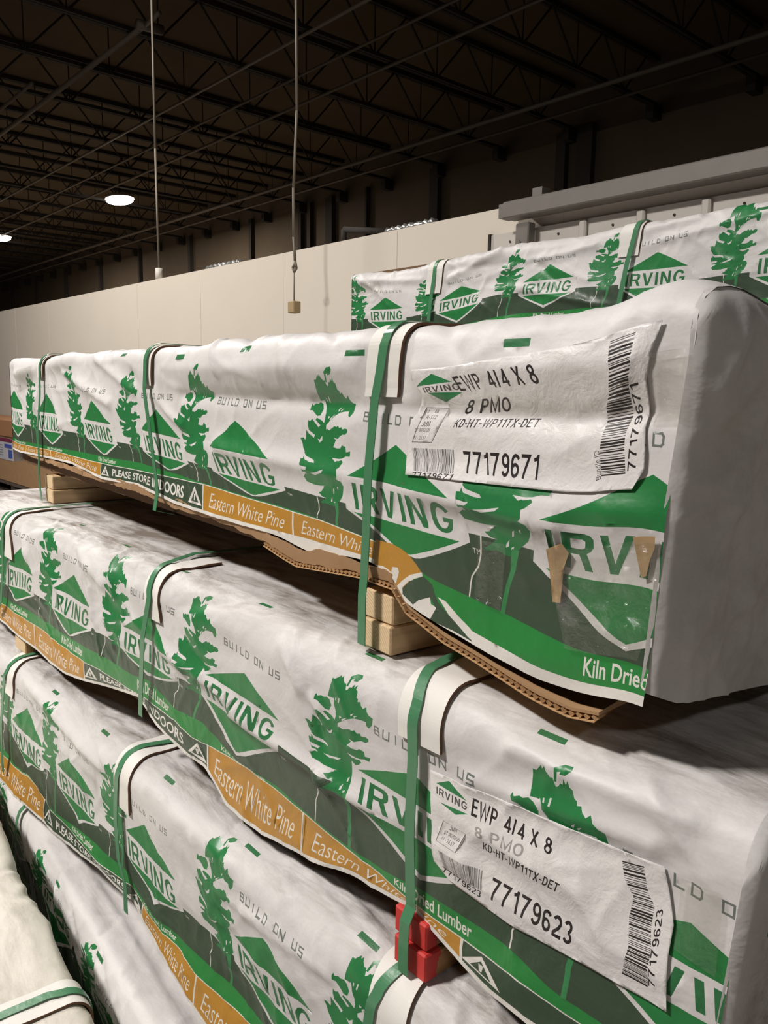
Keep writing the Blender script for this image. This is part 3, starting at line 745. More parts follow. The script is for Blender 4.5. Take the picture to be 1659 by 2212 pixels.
def add_label(b, root, items, bound, name='label_sheet', off=0.0032):
    bound = np.asarray(bound, float)
    cols = ['paper', 'ink', 'ink2', 'fade', 'lgreen']; ci = {n: i for i, n in enumerate(cols)}; ci['green'] = 4
    lay = []
    for it in items:
        kind, c = it[0], ci[it[1]]
        if kind == 'poly': lay.append((c, loop_segs(np.array(it[2]), 0.01)))
        elif kind == 'irv': lay.append((c, quadmap(it[2])(text_segs('IRVING', 0.02)[0])))
        elif kind == 'text':
            for g in text_polys(it[2]): lay.append((c, quadmap(it[4])(g)))
        elif kind == 'box':
            f = quadmap(it[2]); e = 0.02; o = [(0, 0), (1, 0), (1, 1), (0, 1)]; i2 = [(e * 1.3, e * .8), (1 - e * 1.3, e * .8), (1 - e * 1.3, 1 - e * .8), (e * 1.3, 1 - e * .8)]
            lay.append((c, np.concatenate([loop_segs(f(np.array(o, float)), 0), loop_segs(f(np.array(i2)), 0)])))
        elif kind == 'bar':
            f = quadmap(it[3]); r = np.random.RandomState(it[2]); x = 0.0; sg = []
            while x < 0.985:
                w = r.choice([.009, .009, .014, .022]); g = r.choice([.009, .012, .02])
                sg.append(loop_segs(f(np.array([(x, 0), (min(1, x + w), 0), (min(1, x + w), 1), (x, 1)])), 0.02)); x += w + g
            lay.append((c, np.concatenate(sg)))
        elif kind == 'ladder':
            r = np.random.RandomState(it[2]); A, Bp = np.array(it[3]), np.array(it[4])
            def at(pl, u):
                q = np.concatenate([[0], np.cumsum(np.hypot(*np.diff(pl, axis=0).T))]); q = q / q[-1]
                return np.array([np.interp(u, q, pl[:, 0]), np.interp(u, q, pl[:, 1])])
            u = 0.0; sg = []
            while u < 0.99:
                w = r.choice([.006, .006, .012, .017]); g = r.choice([.006, .008, .014]); v = min(1, u + w)
                sg.append(loop_segs(np.array([at(A, u), at(Bp, u), at(Bp, v), at(A, v)]), 0.012)); u += w + g
            lay.append((c, np.concatenate(sg)))
    lo, hi = bound.min(0), bound.max(0)
    P, Tr, col = printed(bound, np.arange(lo[0], hi[0], 0.004), np.arange(lo[1], hi[1], 0.004), lay)
    V = b.surf(P[:, 0], P[:, 1], off)
    o = mk(name, V, Tr[:, ::-1], [M[c] for c in cols], root, True, col)
    sd = o.modifiers.new('thickness', 'SOLIDIFY'); sd.thickness = 0.0006; sd.offset = -1
    return o

def patch_sheet(b, root, name, bound, mat, off=0.0045, thick=0.0003):
    bound = np.asarray(bound, float); lo, hi = bound.min(0), bound.max(0)
    P, Tr, col = printed(bound, np.arange(lo[0], hi[0], 0.004), np.arange(lo[1], hi[1], 0.004), [])
    o = mk(name, b.surf(P[:, 0], P[:, 1], off), Tr[:, ::-1], mat, root, True)
    return o

TAB = json.loads('''{"A":{"lev":{"T":[[-1.7295,0.0705],[-1.2883,0.0553],[-0.8636,0.0712],[-0.5025,0.0626],[-0.0905,0.073],[0.26,0.085],[0.42,0.09]],"P":[[-1.5523,0.1114],[-1.1339,0.1246],[-0.7417,0.1339],[-0.3951,0.1427],[0.0389,0.1542],[0.3983,0.1676]],"D":[[-1.9057,0.2111],[-1.3407,0.2096],[-0.897,0.2136],[-0.5394,0.2256],[-0.1416,0.2381],[0.2145,0.2421],[0.42,0.252]],"B":[[-1.5198,0.247],[-1.0375,0.2459],[-0.6692,0.2472],[-0.2977,0.2585],[0.0627,0.283],[0.3823,0.3186]],"G":[[-1.9434,0.2657],[-1.5318,0.2606],[-0.8445,0.2492],[-0.5212,0.2581],[-0.2122,0.2672],[-0.0132,0.2713],[0.0543,0.2758],[0.0863,0.2986],[0.1104,0.3051],[0.3181,0.332],[0.402,0.3393]],"W":[[-1.9458,0.2762],[-1.5334,0.2698],[-1.3546,0.2719],[-1.097,0.27],[-0.5213,0.2598],[-0.2122,0.2692],[-0.0131,0.2731],[0.0544,0.2781],[0.0734,0.3079],[0.0961,0.3317],[0.1727,0.3482],[0.2812,0.363],[0.4029,0.3645]],"H":[[-1.9512,0.2989],[-1.586,0.2906],[-1.3572,0.2879],[-1.0873,0.302],[-0.8485,0.2938],[-0.6502,0.3064],[-0.504,0.3078],[-0.199,0.3056],[-0.0125,0.3034],[0.0368,0.3134],[0.0653,0.3385],[0.0965,0.3441],[0.1729,0.353],[0.2815,0.3679],[0.4032,0.3687]]},"treetop":[[-1.7295,0.0705],[-1.2883,0.0553],[-0.8636,0.0712],[-0.5025,0.0626],[-0.0905,0.073]],"apex":[[-1.5523,0.1114],[-1.1339,0.1246],[-0.7417,0.1339],[-0.3951,0.1427],[0.0389,0.1542],[0.3983,0.1676]],"tip":[[-1.5198,0.247],[-1.0375,0.2459],[-0.6692,0.2472],[-0.2977,0.2585],[0.0627,0.283],[0.3823,0.3186]],"dash":[[-0.9197,0.0241],[-0.5972,0.0361],[-0.3381,0.0316],[-0.04,0.043],[0.2402,0.0408]],"cells":[[-1.5365,0.2869],[-1.0974,0.2733],[-0.5213,0.2606],[-0.2122,0.2699],[0.0648,0.3212]],"straps":[[[-1.5645,0.0147],[-1.5773,0.1143],[-1.6227,0.2202],[-1.6268,0.2937]],[[-0.7612,0.0149],[-0.7658,0.0942],[-0.7407,0.1851],[-0.7183,0.2756]],[[0.0263,0.0202],[0.019,0.065],[0.0086,0.1043],[-0.0002,0.1794],[-0.0062,0.269],[-0.0112,0.3185]]],"strapend":[],"label":[[0.0842,0.0656],[0.1383,0.0636],[0.222,0.0553],[0.3101,0.0466],[0.4018,0.0389],[0.3952,0.0684],[0.3913,0.0878],[0.3909,0.1074],[0.3888,0.1273],[0.3907,0.1471],[0.391,0.1632],[0.3815,0.1805],[0.3608,0.1796],[0.3134,0.1807],[0.2288,0.1825],[0.1586,0.1842],[0.1198,0.1843],[0.0721,0.1867],[0.067,0.1656],[0.0653,0.1383],[0.0734,0.1216],[0.0897,0.1035],[0.0969,0.0949],[0.0899,0.0856],[0.0804,0.0761]],"lt":[["poly","green",[[0.12,0.07],[0.1524,0.0786],[0.0891,0.0845]]],["poly","green",[[0.1097,0.0911],[0.1654,0.0894],[0.1368,0.1009]]],["irv","ink2",[[0.1014,0.0855],[0.1613,0.08],[0.1631,0.0869],[0.1041,0.0912]]],["text","ink","EWP 4/4 X 8",0.02,[[0.1537,0.0736],[0.2705,0.0616],[0.2786,0.0796],[0.1632,0.0884]]],["text","ink","8 PMO",0.02,[[0.173,0.0976],[0.2343,0.0932],[0.23,0.1081],[0.1599,0.1128]]],["text","ink","KD-HT-WP11TX-DET",0.01,[[0.152,0.1186],[0.2677,0.1137],[0.2652,0.1224],[0.1479,0.1279]]],["box","ink",[[0.0965,0.1075],[0.1371,0.1069],[0.1119,0.1469],[0.0752,0.1486]]],["text","ink2","2    66",0,[[0.0991,0.1106],[0.1176,0.1096],[0.1162,0.1137],[0.0968,0.1144]]],["text","ink2","4 - R-512",0,[[0.0877,0.1173],[0.1171,0.1158],[0.1149,0.12],[0.0853,0.1212]]],["text","ink","JUN",0.01,[[0.0938,0.124],[0.1077,0.1229],[0.1055,0.1288],[0.0907,0.1295]]],["text","ink2","DT 06/02/25",0,[[0.0815,0.1321],[0.1088,0.1307],[0.1065,0.1351],[0.0799,0.1364]]],["text","ink2","N - 26.57",0,[[0.0801,0.1407],[0.1026,0.1395],[0.1003,0.1439],[0.0785,0.1452]]],["bar","ink2",1,[[0.0763,0.1551],[0.1504,0.1521],[0.1576,0.1776],[0.0882,0.1808]]],["text","ink","77179671",0,[[0.0857,0.1821],[0.1583,0.178],[0.1556,0.185],[0.0902,0.1877]]],["text","ink","77179671",0.025,[[0.1646,0.1527],[0.2769,0.1484],[0.2766,0.1729],[0.1745,0.1755]]],["ladder","ink",2,[[0.3554,0.0488],[0.3577,0.0741],[0.3558,0.0822],[0.3536,0.0932],[0.3469,0.1049],[0.3444,0.1341],[0.3446,0.1446],[0.3488,0.1683]],[[0.3799,0.0461],[0.3795,0.0714],[0.3765,0.0821],[0.3748,0.0912],[0.3722,0.1141],[0.3694,0.1284],[0.3698,0.1406],[0.3733,0.1683]]],["text","ink","77179671",0.01,[[0.3745,0.164],[0.3756,0.0888],[0.3835,0.0879],[0.3826,0.1632]]],["text","ink2","Bundle ID",0.01,[[0.3433,0.1701],[0.3388,0.1429],[0.3439,0.1421],[0.3489,0.1687]]]]},"B":{"lev":{"T":[[-1.885,0.0187],[-1.5209,0.0224],[-1.1588,0.0365],[-0.7799,0.0596],[-0.4245,0.0607]],"P":[[-2.0623,0.0932],[-1.7185,0.0998],[-1.3442,0.1008],[-1.0099,0.1202],[-0.6374,0.1379],[-0.2896,0.1381]],"D":[[-2.2678,0.2222],[-2.0646,0.1923],[-1.9443,0.1936],[-1.5602,0.1937],[-1.2396,0.1895],[-1.1173,0.1874],[-0.8401,0.1999],[-0.768,0.2009],[-0.5,0.205],[-0.26,0.205]],"B":[[-2.1813,0.2355],[-1.7496,0.2404],[-1.3521,0.2147],[-1.042,0.2579],[-0.6219,0.257],[-0.26,0.26]],"G":[[-2.2751,0.26],[-2.0243,0.2495],[-1.7563,0.2485],[-1.5291,0.2387],[-1.4125,0.2394],[-1.3454,0.2317],[-1.243,0.2529],[-1.1492,0.2462],[-1.0424,0.2736],[-0.9219,0.2723],[-0.7581,0.2892],[-0.6882,0.2883],[-0.6156,0.2778],[-0.4781,0.2731],[-0.4258,0.2843]],"W":[[-2.2786,0.2776],[-2.0972,0.2768],[-1.8424,0.2778],[-1.651,0.277],[-1.5679,0.2722],[-1.4428,0.2747],[-1.3638,0.27],[-1.2441,0.2722],[-1.1798,0.2817],[-1.1254,0.2788],[-1.012,0.2736],[-0.922,0.2781],[-0.8411,0.2829],[-0.7581,0.2925],[-0.6881,0.2959],[-0.6326,0.3026],[-0.5422,0.3015],[-0.4768,0.299]],"H":[[-2.2914,0.3216],[-2.14,0.32849999999999996],[-1.9355,0.3391],[-1.761,0.3323],[-1.6213,0.311],[-1.3985,0.2734],[-1.3436,0.2909],[-1.2692,0.3062],[-1.2031,0.3155],[-1.1377,0.3163],[-1.056,0.3526],[-0.9606,0.3575],[-0.8086,0.3332],[-0.7577,0.3197],[-0.7102,0.3174],[-0.6325,0.3062],[-0.5719,0.3216],[-0.5432,0.3287],[-0.5057,0.3342]]},"treetop":[[-1.8869,0.0013],[-1.5047,0.0123],[-1.1588,0.0365],[-0.7446,0.046],[-0.4245,0.0607]],"apex":[[-2.0623,0.0932],[-1.7185,0.0998],[-1.3442,0.1008],[-1.0099,0.1202],[-0.6374,0.1379],[-0.2896,0.1381]],"tip":[[-2.1813,0.2355],[-1.7496,0.2404],[-1.3521,0.2147],[-1.042,0.2579],[-0.6219,0.257]],"dash":[[-1.9075,-0.0459],[-1.6211,-0.0339],[-1.305,-0.0058],[-1.0339,-0.0047],[-0.7489,0.0141],[-0.4608,0.0244]],"cells":[[-1.9981,0.3029],[-1.6524,0.2899],[-1.1289,0.2899],[-0.8578,0.3016],[-0.5499,0.3037]],"straps":[[[-2.215,-0.04],[-2.19,0.07],[-2.192,0.17],[-2.215,0.26]],[[-1.421,-0.0861],[-1.3564,0.015],[-1.322,0.0666],[-1.3371,0.166],[-1.3572,0.289]],[[-0.6643,-0.0402],[-0.6518,0.0089],[-0.6316,0.0492],[-0.627,0.1154],[-0.628,0.1856],[-0.6266,0.2866]]],"label":[[-0.6054,0.1197],[-0.5562,0.1169],[-0.4907,0.1106],[-0.4321,0.1073],[-0.3555,0.1024],[-0.3172,0.0986],[-0.3108,0.1192],[-0.3031,0.1465],[-0.304,0.1756],[-0.3006,0.2262],[-0.3414,0.2296],[-0.3875,0.2337],[-0.484,0.244],[-0.5302,0.2416],[-0.5676,0.2401],[-0.5949,0.2271],[-0.5967,0.2169],[-0.6006,0.1719]],"lt":[["poly","green",[[-0.5952,0.1315],[-0.5758,0.1215],[-0.5485,0.1344]]],["poly","green",[[-0.5871,0.1507],[-0.5445,0.1475],[-0.5616,0.1549]]],["irv","ink2",[[-0.5943,0.1351],[-0.547,0.136],[-0.5467,0.1446],[-0.5933,0.1432]]],["text","ink","EWP 4/4 X 8",0.02,[[-0.5399,0.127],[-0.4327,0.1258],[-0.4313,0.1401],[-0.5404,0.1468]]],["text","fade","8 PMO",0.02,[[-0.5326,0.1547],[-0.4633,0.1462],[-0.4662,0.1598],[-0.5301,0.1656]]],["text","ink","KD-HT-WP11TX-DET",0.01,[[-0.52,0.1679],[-0.4167,0.1626],[-0.4215,0.175],[-0.5215,0.1778]]],["box","ink2",[[-0.5812,0.1708],[-0.5456,0.1715],[-0.5585,0.1987],[-0.5906,0.199]]],["text","ink2","JUN",0.01,[[-0.5709,0.173],[-0.5588,0.1715],[-0.5607,0.1774],[-0.5722,0.1786]]],["text","ink2","DT 06/02/25",0,[[-0.5779,0.1818],[-0.5542,0.1811],[-0.5561,0.1858],[-0.5799,0.1867]]],["text","ink2","N - 26.57",0,[[-0.5805,0.1892],[-0.5617,0.1895],[-0.5636,0.1944],[-0.5826,0.1942]]],["bar","ink2",1,[[-0.585,0.2079],[-0.5204,0.2034],[-0.5194,0.2259],[-0.5769,0.2281]]],["text","ink","77179623",0,[[-0.5799,0.2262],[-0.5206,0.2271],[-0.5223,0.2357],[-0.5804,0.2339]]],["text","ink","77179623",0.025,[[-0.5065,0.2035],[-0.401,0.1978],[-0.4032,0.223],[-0.5092,0.2294]]],["ladder","ink",3,[[-0.3572,0.1124],[-0.3529,0.1273],[-0.3429,0.1406],[-0.3448,0.1605],[-0.3415,0.1871],[-0.3465,0.2185]],[[-0.3355,0.1076],[-0.3297,0.1309],[-0.3223,0.1391],[-0.3231,0.159],[-0.3203,0.1776],[-0.3203,0.2163]]],["text","ink","77179623",0.01,[[-0.3196,0.213],[-0.3202,0.1421],[-0.3143,0.1375],[-0.3129,0.2107]]]]},"C":{"lev":{"T":[[-1.8062,0.0526],[-1.4367,0.0715],[-1.0345,0.0385],[-0.693,0.0405]],"P":[[-1.9679,0.1155],[-1.6592,0.1268],[-1.2989,0.1236],[-0.8963,0.1196],[-0.3,0.12]],"D":[[-2.206,0.216],[-1.9196,0.241],[-1.8426,0.2279],[-1.5464,0.2281],[-1.46,0.2177],[-1.1964,0.2251],[-1.1202,0.2169],[-1.0699,0.2165],[-0.3,0.205]],"B":[[-1.9808,0.2581],[-1.6459,0.2647],[-1.2732,0.254],[-0.85,0.262],[-0.3,0.26]],"G":[[-2.3,0.29],[-2.0929,0.3134],[-1.9797,0.2947],[-1.83,0.3163],[-1.7591,0.3111],[-1.5644,0.2814],[-1.3976,0.2652],[-1.3507,0.2852],[-1.2603,0.2898],[-1.1395,0.2808],[-1.0198,0.2755],[-0.9344,0.28]],"W":[[-2.0936,0.3176],[-1.9803,0.2986],[-1.8929,0.3059],[-1.8148,0.3192],[-1.6737,0.3156],[-1.5675,0.3104],[-1.5277,0.309],[-1.378,0.2867],[-1.3308,0.292],[-1.2389,0.3066],[-1.1657,0.3007],[-1.1129,0.3095],[-0.9642,0.2999]],"H":[[-2.1356,0.3784],[-2.0354,0.3711],[-1.9466,0.3712],[-1.7655,0.36],[-1.5285,0.3179],[-1.4532,0.3182],[-1.3566,0.3077],[-1.2875,0.3257],[-1.1943,0.3475],[-1.1151,0.3592],[-1.0509,0.3665]]},"treetop":[[-1.7781,0.0373],[-1.4327,0.07],[-1.0244,0.0353],[-0.693,0.0405]],"apex":[[-1.9679,0.1155],[-1.6592,0.1268],[-1.2989,0.1236],[-0.8963,0.1196]],"tip":[[-1.9808,0.2581],[-1.6459,0.2647],[-1.2732,0.254]],"dash":[[-1.8172,0.0289],[-1.5351,0.0278],[-1.2568,0.0214],[-0.9797,0.0228],[-0.6998,0.0213]],"cells":[[-2.0757,0.3672],[-1.8778,0.3368],[-1.3194,0.3023],[-1.1059,0.3331]],"straps":[[[-2.0822,0.0076],[-2.1009,0.06],[-2.1446,0.2124],[-2.144,0.316]],[[-1.3818,-0.0434],[-1.4015,0.0309],[-1.4024,0.0561],[-1.4121,0.1549],[-1.4018,0.2378],[-1.373,0.2773]],[[-0.6285,0.0027],[-0.6446,0.0425],[-0.6529,0.0669],[-0.6568,0.1006]]]},"D":{"lev":{"T":[[-1.2,0.05],[1.3,0.05]],"P":[[-1.2,0.088],[1.3,0.088]],"D":[[-1.2,0.125],[1.3,0.125]],"B":[[-1.2,0.185],[1.3,0.185]],"G":[[-1.2,0.21],[1.3,0.21]],"W":[[-1.2,0.235],[1.3,0.235]],"H":[[-1.2,0.29],[1.3,0.29]]},"treetop":[[-0.2626,0.058],[0.1443,0.05]],"apex":[[-0.525,0.1],[-0.125,0.1],[0.28,0.1]],"tip":[],"dash":[[-0.1253,0.0498],[0.1806,0.041]],"cells":[[-0.6,0.2],[-0.1,0.2],[0.2,0.2]],"straps":[[[-0.4817,0.0441],[-0.4621,0.0754],[-0.521,0.1642]]]},"E":{"lev":{"T":[[-2.8,0.04],[-2.328,0.0933],[-1.8599,0.0497],[-1.4679,0.0508],[-1.1,0.005]],"P":[[-2.564,0.1278],[-2.135,0.1259],[-1.7224,0.0983],[-1.3275,0.1126],[-0.9,0.1]],"D":[[-2.7069,0.2114],[-2.4041,0.2144],[-2.0303,0.186],[-1.9139,0.1818],[-1.6001,0.1885],[-1.2215,0.2052],[-1.1219,0.2012],[-0.5,0.2]],"B":[[-2.5491,0.2657],[-2.1541,0.2469],[-1.7421,0.2273],[-1.3412,0.2604],[-0.9,0.26]],"G":[[-2.76,0.27],[-2.2753,0.2735],[-1.9908,0.2628],[-1.8431,0.2536],[-1.6,0.255],[-0.4,0.29]],"W":[[-2.76,0.3],[-1.9091,0.2802],[-1.6,0.275],[-0.4,0.31]],"H":[[-2.76,0.33],[-0.4,0.35]]},"treetop":[[-2.328,0.0933],[-1.8599,0.0497],[-1.4679,0.0508]],"apex":[[-2.564,0.1278],[-2.135,0.1259],[-1.7224,0.0983],[-1.3275,0.1126]],"tip":[[-2.5491,0.2657],[-2.1541,0.2469],[-1.7421,0.2273],[-1.3412,0.2604]],"dash":[[-2.3,0.02],[-1.02,0.04]],"cells":[[-2.4,0.3],[-2.0,0.3],[-1.5,0.3],[-1.1,0.3]],"straps":[[[-2.2697,0.0673],[-2.2841,0.1672],[-2.2931,0.2815]],[[-1.3993,0.0431],[-1.4215,0.1338],[-1.4446,0.2718]]]}}''')

# ------------------------------------------------------------------ the hall
def struct(name, mb, mats, label=None, smooth=False):
    o = mb.build(name, mats, None, smooth); tag(o, label, None, None, 'structure'); return o
M['floor'] = plain('concrete_floor', srgb(125, 117, 108), 0.6, 0, 3, 0.15)
M['wallpaint'] = plain('cream_wall_paint', (0.66, 0.60, 0.51, 1), 0.75, 0, 2.2, 0.04)
M['farwall'] = plain('dark_concrete', (0.085, 0.062, 0.038, 1), 0.9, 0, 1.2, 0.25)
M['seam'] = plain('dark_seam', (0.03, 0.025, 0.02, 1), 0.9)
M['deck'] = plain('roof_deck', (0.085, 0.055, 0.024, 1), 0.9, 0, 0.8, 0.3)
M['steel'] = plain('joist_steel', (0.022, 0.017, 0.013, 1), 0.8, 0, 3, 0.2)
M['pipe'] = plain('pipe_paint', (0.13, 0.105, 0.08, 1), 0.5, 0, 5, 0.15)
M['trackgrey'] = plain('grey_track', (0.17, 0.155, 0.135, 1), 0.5, 0.0, 12, 0.12)
M['panel'] = plain('ribbed_panel', (0.56, 0.52, 0.47, 1), 0.5, 0, 9, 0.06)
M['foil'] = plain('silver_foil', (0.7, 0.69, 0.66, 1), 0.25, 0.8, 30, 0.2, 0.8)

m = MB(); m.add([(-60, -16, 0), (8, -16, 0), (8, 13, 0), (-60, 13, 0)], [(0, 1, 2, 3)]); struct('floor', m, M['floor'], 'grey concrete floor of the hall')
m = MB(); m.box(-46, 4, 3.35, 3.47, 0, 2.45)
for x in np.arange(-45.2, 4, 1.22): m.box(x, x + 0.004, 3.3485, 3.35, 0, 2.44, 1)
struct('wall_partition', m, [M['wallpaint'], plain('panel_joint', (0.60, 0.545, 0.46, 1), 0.8)], 'cream painted partition wall behind the lumber stacks')
m = MB(); m.box(-60, 8, 12.2, 12.4, 0, 6.8); struct('wall_far', m, M['farwall'], 'dark panelled outer wall beyond the partition')
m = MB()
for x, w in [(-43.8, .1), (-40.13, .16), (-36.82, .12), (-33.33, .12), (-29.81, .14), (-26.45, .12), (-22.88, .14), (-19.4, .12), (-17.08, .12), (-16.69, .12), (-15.88, .26), (-14.5, .06), (-12.32, .24), (-9.15, .2), (-8.66, .32), (-5.4, .2)]:
    m.box(x - w / 2, x + w / 2, 12.08, 12.2, 0, 6.0)
struct('trim_far_wall', m, M['seam'], 'dark upright posts and seams on the outer wall')
m = MB()
for x in np.arange(-60, 8, 1.0):
    m.box(x, x + 1.0, -16, 12.3, 6.735, 6.80)
struct('ceiling', m, M['deck'], 'dark ribbed steel roof deck')
# open-web joists
xs = [-0.96 - 1.6 * i for i in range(29)]
for i, x in enumerate(xs):
    m = MB(); z0, z1 = 6.0, 6.66; ya, yb = -8.0, 12.1
    for dx in (-0.03, 0.03):
        m.box(x + dx - 0.022, x + dx + 0.022, ya, yb, z0, z0 + 0.05); m.box(x + dx - 0.022, x + dx + 0.022, ya, yb, z1, z1 + 0.06)
    y = ya; up = False
    while y < yb - 0.6:
        m.bar((x, y, z0 + .02 if not up else z1 + .02), (x, y + 0.6, z1 + .02 if not up else z0 + .02), 0.016, 5); m.bar((x, y + .6, z0), (x, y + .6, z1), 0.010, 4) if up else None
        y += 0.6; up = not up
    m.box(x - .07, x + .07, 11.95, 12.2, 5.80, 6.02)
    o = m.build('roof_joist', M['steel']); tag(o, 'open web steel roof joist', 'roof joist', 'open web joists under the roof deck', 'structure')
for k, (y, z, r, x0, x1, lab) in enumerate([(4.82, 5.96, 0.040, -30, -10.15, 'pale pipe ending in a fitting under the roof'), (4.48, 6.02, 0.03, -30, -13.3, 'thin grey pipe beside the pale pipe under the roof'), (10.56, 5.93, 0.035, -50, 3, 'long pale sprinkler pipe nearest the outer wall'), (11.2, 5.95, 0.025, -50, 3, 'thin dark pipe under the roof by the outer wall'), (7.9, 5.97, 0.025, -50, 3, 'thin pipe crossing under the joists by the ceiling lamps'), (7.2, 5.97, 0.02, -50, 3, 'narrow brace line crossing under the joists midway'), (6.45, 5.97, 0.022, -24, 3, 'faint brace line under the joists nearest the white wall')]):
    m = MB(); m.bar((x0, y, z), (x1, y, z), r, 8)
    if k == 0: m.bar((x1 - .02, y - .10, z), (x1 - .02, y + .25, z + .02), 0.06, 8); m.bar((x1, y, z), (x1 + .45, y - .02, z), 0.03, 8)
    o = m.build('ceiling_pipe', M['pipe'], None, True); tag(o, lab, 'pipe')

# high-bay lamps
def emis(name, col, st):
    mm = bpy.data.materials.new(name); mm.use_nodes = True; b = mm.node_tree.nodes['Principled BSDF']
    b.inputs['Emission Color'].default_value = col; b.inputs['Emission Strength'].default_value = st; b.inputs['Base Color'].default_value = (0.8, 0.8, 0.8, 1); return mm
M['lens'] = emis('lamp_lens', (1.0, 0.9, 0.8, 1), 14)
M['housing'] = plain('lamp_housing', srgb(170, 165, 160), 0.5)
def hall_lamp(x, y, z, label, watts):
    t = empty('ceiling_lamp', (x, y, z), 0, label, 'lamp', 'high bay ceiling lamps')
    n = 28; V = []; Fc = []
    for zz, k in ((0.0, 1.0), (-0.05, 0.96), (-0.08, 0.8), (-0.09, 0.0001)):
        for i in range(n):
            a = 2 * math.pi * i / n; V.append((0.46 * k * math.cos(a), 0.30 * k * math.sin(a), zz))
    for j in range(3):
        for i in range(n): Fc.append((j * n + i, (j + 1) * n + i, (j + 1) * n + (i + 1) % n, j * n + (i + 1) % n))
    mk('lens', V, Fc, M['lens'], t, True)
    m = MB(); V = []; Fc = []
    for zz, k in ((0.0, 1.04), (0.06, 1.0), (0.11, 0.5), (0.111, 0.0001)):
        for i in range(n):
            a = 2 * math.pi * i / n; V.append((0.46 * k * math.cos(a), 0.30 * k * math.sin(a), zz))
    for j in range(3):
        for i in range(n): Fc.append((j * n + i, j * n + (i + 1) % n, (j + 1) * n + (i + 1) % n, (j + 1) * n + i))
    mk('housing', V, Fc, M['housing'], t, True)
    m = MB(); m.bar((0, 0, 0.1), (0, 0, 0.62), 0.012, 6); m.build('hanger_rod', M['steel'], t)
    d = bpy.data.lights.new('lamp_light', 'AREA'); d.shape = 'ELLIPSE'; d.size = 0.9; d.size_y = 0.6; d.energy = watts; d.color = (1, 0.9, 0.8)
    o = bpy.data.objects.new('lamp_light', d); COL.objects.link(o); o.parent = t; o.location = (0, 0, -0.10)
hall_lamp(-19.7, 8.57, 6.0, 'bright oval ceiling lamp under the roof, the larger of two', 520)
hall_lamp(-27.4, 8.0, 6.0, 'bright ceiling lamp farther off, cut by the left edge of the photo', 520)

# pieces on and over the partition
m = MB(); m.box(-2.76, 0.6, 3.19, 3.29, 2.352, 2.432, 0, 0.006); m.box(-2.70, 0.6, 3.29, 3.35, 2.37, 2.42); m.box(-2.79, -2.75, 3.20, 3.28, 2.358, 2.426); m.box(-2.66, -2.60, 3.30, 3.36, 2.43, 2.50)
o = m.build('door_track', M['trackgrey']); tag(o, 'grey sliding door track fixed along the top of the cream wall', 'door track')
m = MB(); m.box(-2.93, 0.6, 3.31, 3.349, 1.0, 2.31)
for x in np.arange(-2.93, 0.6, 0.305): m.box(x + .26, x + .30, 3.285, 3.31, 1.0, 2.305, 0, .008)
m.box(-2.945, -2.93, 3.30, 3.35, 1.0, 2.315, 1)
for x in np.arange(-2.80, 0.6, 0.305): m.bar((x, 3.305, 2.262), (x, 3.311, 2.262), 0.006, 6, 1)
o = m.build('door_1', [M['panel'], M['seam']]); tag(o, 'pale ribbed sliding door hanging below the grey track', None, None, 'structure')
m = MB(); m.box(-2.70, -2.615, 3.225, 3.282, 2.215, 2.325, 0, .006); m.bar((-2.67, 3.215, 2.23), (-2.67, 3.28, 2.23), 0.012, 8)
o = m.build('door_hanger', M['trackgrey']); tag(o, 'small grey roller bracket on the ribbed door', 'bracket')
m = MB(); m.tube([(-4.325, 3.42, 2.45), (-4.325, 3.42, 2.54), (-3.95, 3.52, 2.49), (-3.7, 3.6, 2.475)], 0.02, 8)
o = m.build('bent_pipe', M['seam'], None, True); tag(o, 'black bent pipe standing on top of the cream wall', 'pipe')
m = MB(); m.bar((-7.05, 3.42, 2.45), (-7.05, 3.42, 2.56), 0.035, 10); o = m.build('conduit_stub', plain('pale_conduit', (0.6, .57, .5, 1)), None, True); tag(o, 'short pale conduit stub on top of the cream wall', 'conduit')
def foil(x0, x1, label):
    n = 26; V = []; Fc = []
    for i in range(n + 1):
        x = x0 + (x1 - x0) * i / n
        for j, (yy, zz) in enumerate(((3.36, 2.451), (3.38, 2.478), (3.44, 2.482), (3.465, 2.451))):
            V.append((x, yy + .008 * math.sin(i * 2.1 + j), zz + (0.009 * math.sin(i * 1.7 + j * 2) if j in (1, 2) else 0)))
    for i in range(n):
        for j in range(3): Fc.append((4 * i + j, 4 * i + 4 + j, 4 * i + 5 + j, 4 * i + 1 + j))
        Fc.append((4 * i + 3, 4 * i + 7, 4 * i + 4, 4 * i))
    Fc += [(0, 1, 2, 3), (4 * n + 3, 4 * n + 2, 4 * n + 1, 4 * n)]
    o = mk('insulation_wrap', V, Fc, M['foil'], None, True); tag(o, label, 'foil', 'foil pieces on the partition')
foil(-6.10, -5.60, 'shiny foil piece on the wall top left of the hanging cord')
foil(-3.86, -3.45, 'shiny foil piece on the wall top right of the black pipe')
foil(-2.12, -1.40, 'shiny foil strip on the wall top above the grey track')
M['cord'] = plain('grey_cord', (0.20, 0.17, 0.13, 1), 0.6)
m = MB(); m.bar((-7.04, 3.423, 2.55), (-10.1, 4.95, 6.03), 0.012, 6) if False else None
m.tube([(-7.05, 3.42, 2.55), (-7.06, 3.42, 3.6), (-7.05, 3.42, 5.0), (-7.05, 3.42, 6.70)], 0.011, 6)
o = m.build('power_cord', M['cord'], None, True); tag(o, 'thin straight cord rising from the conduit stub to the roof', 'cord')
Cy = 3.05
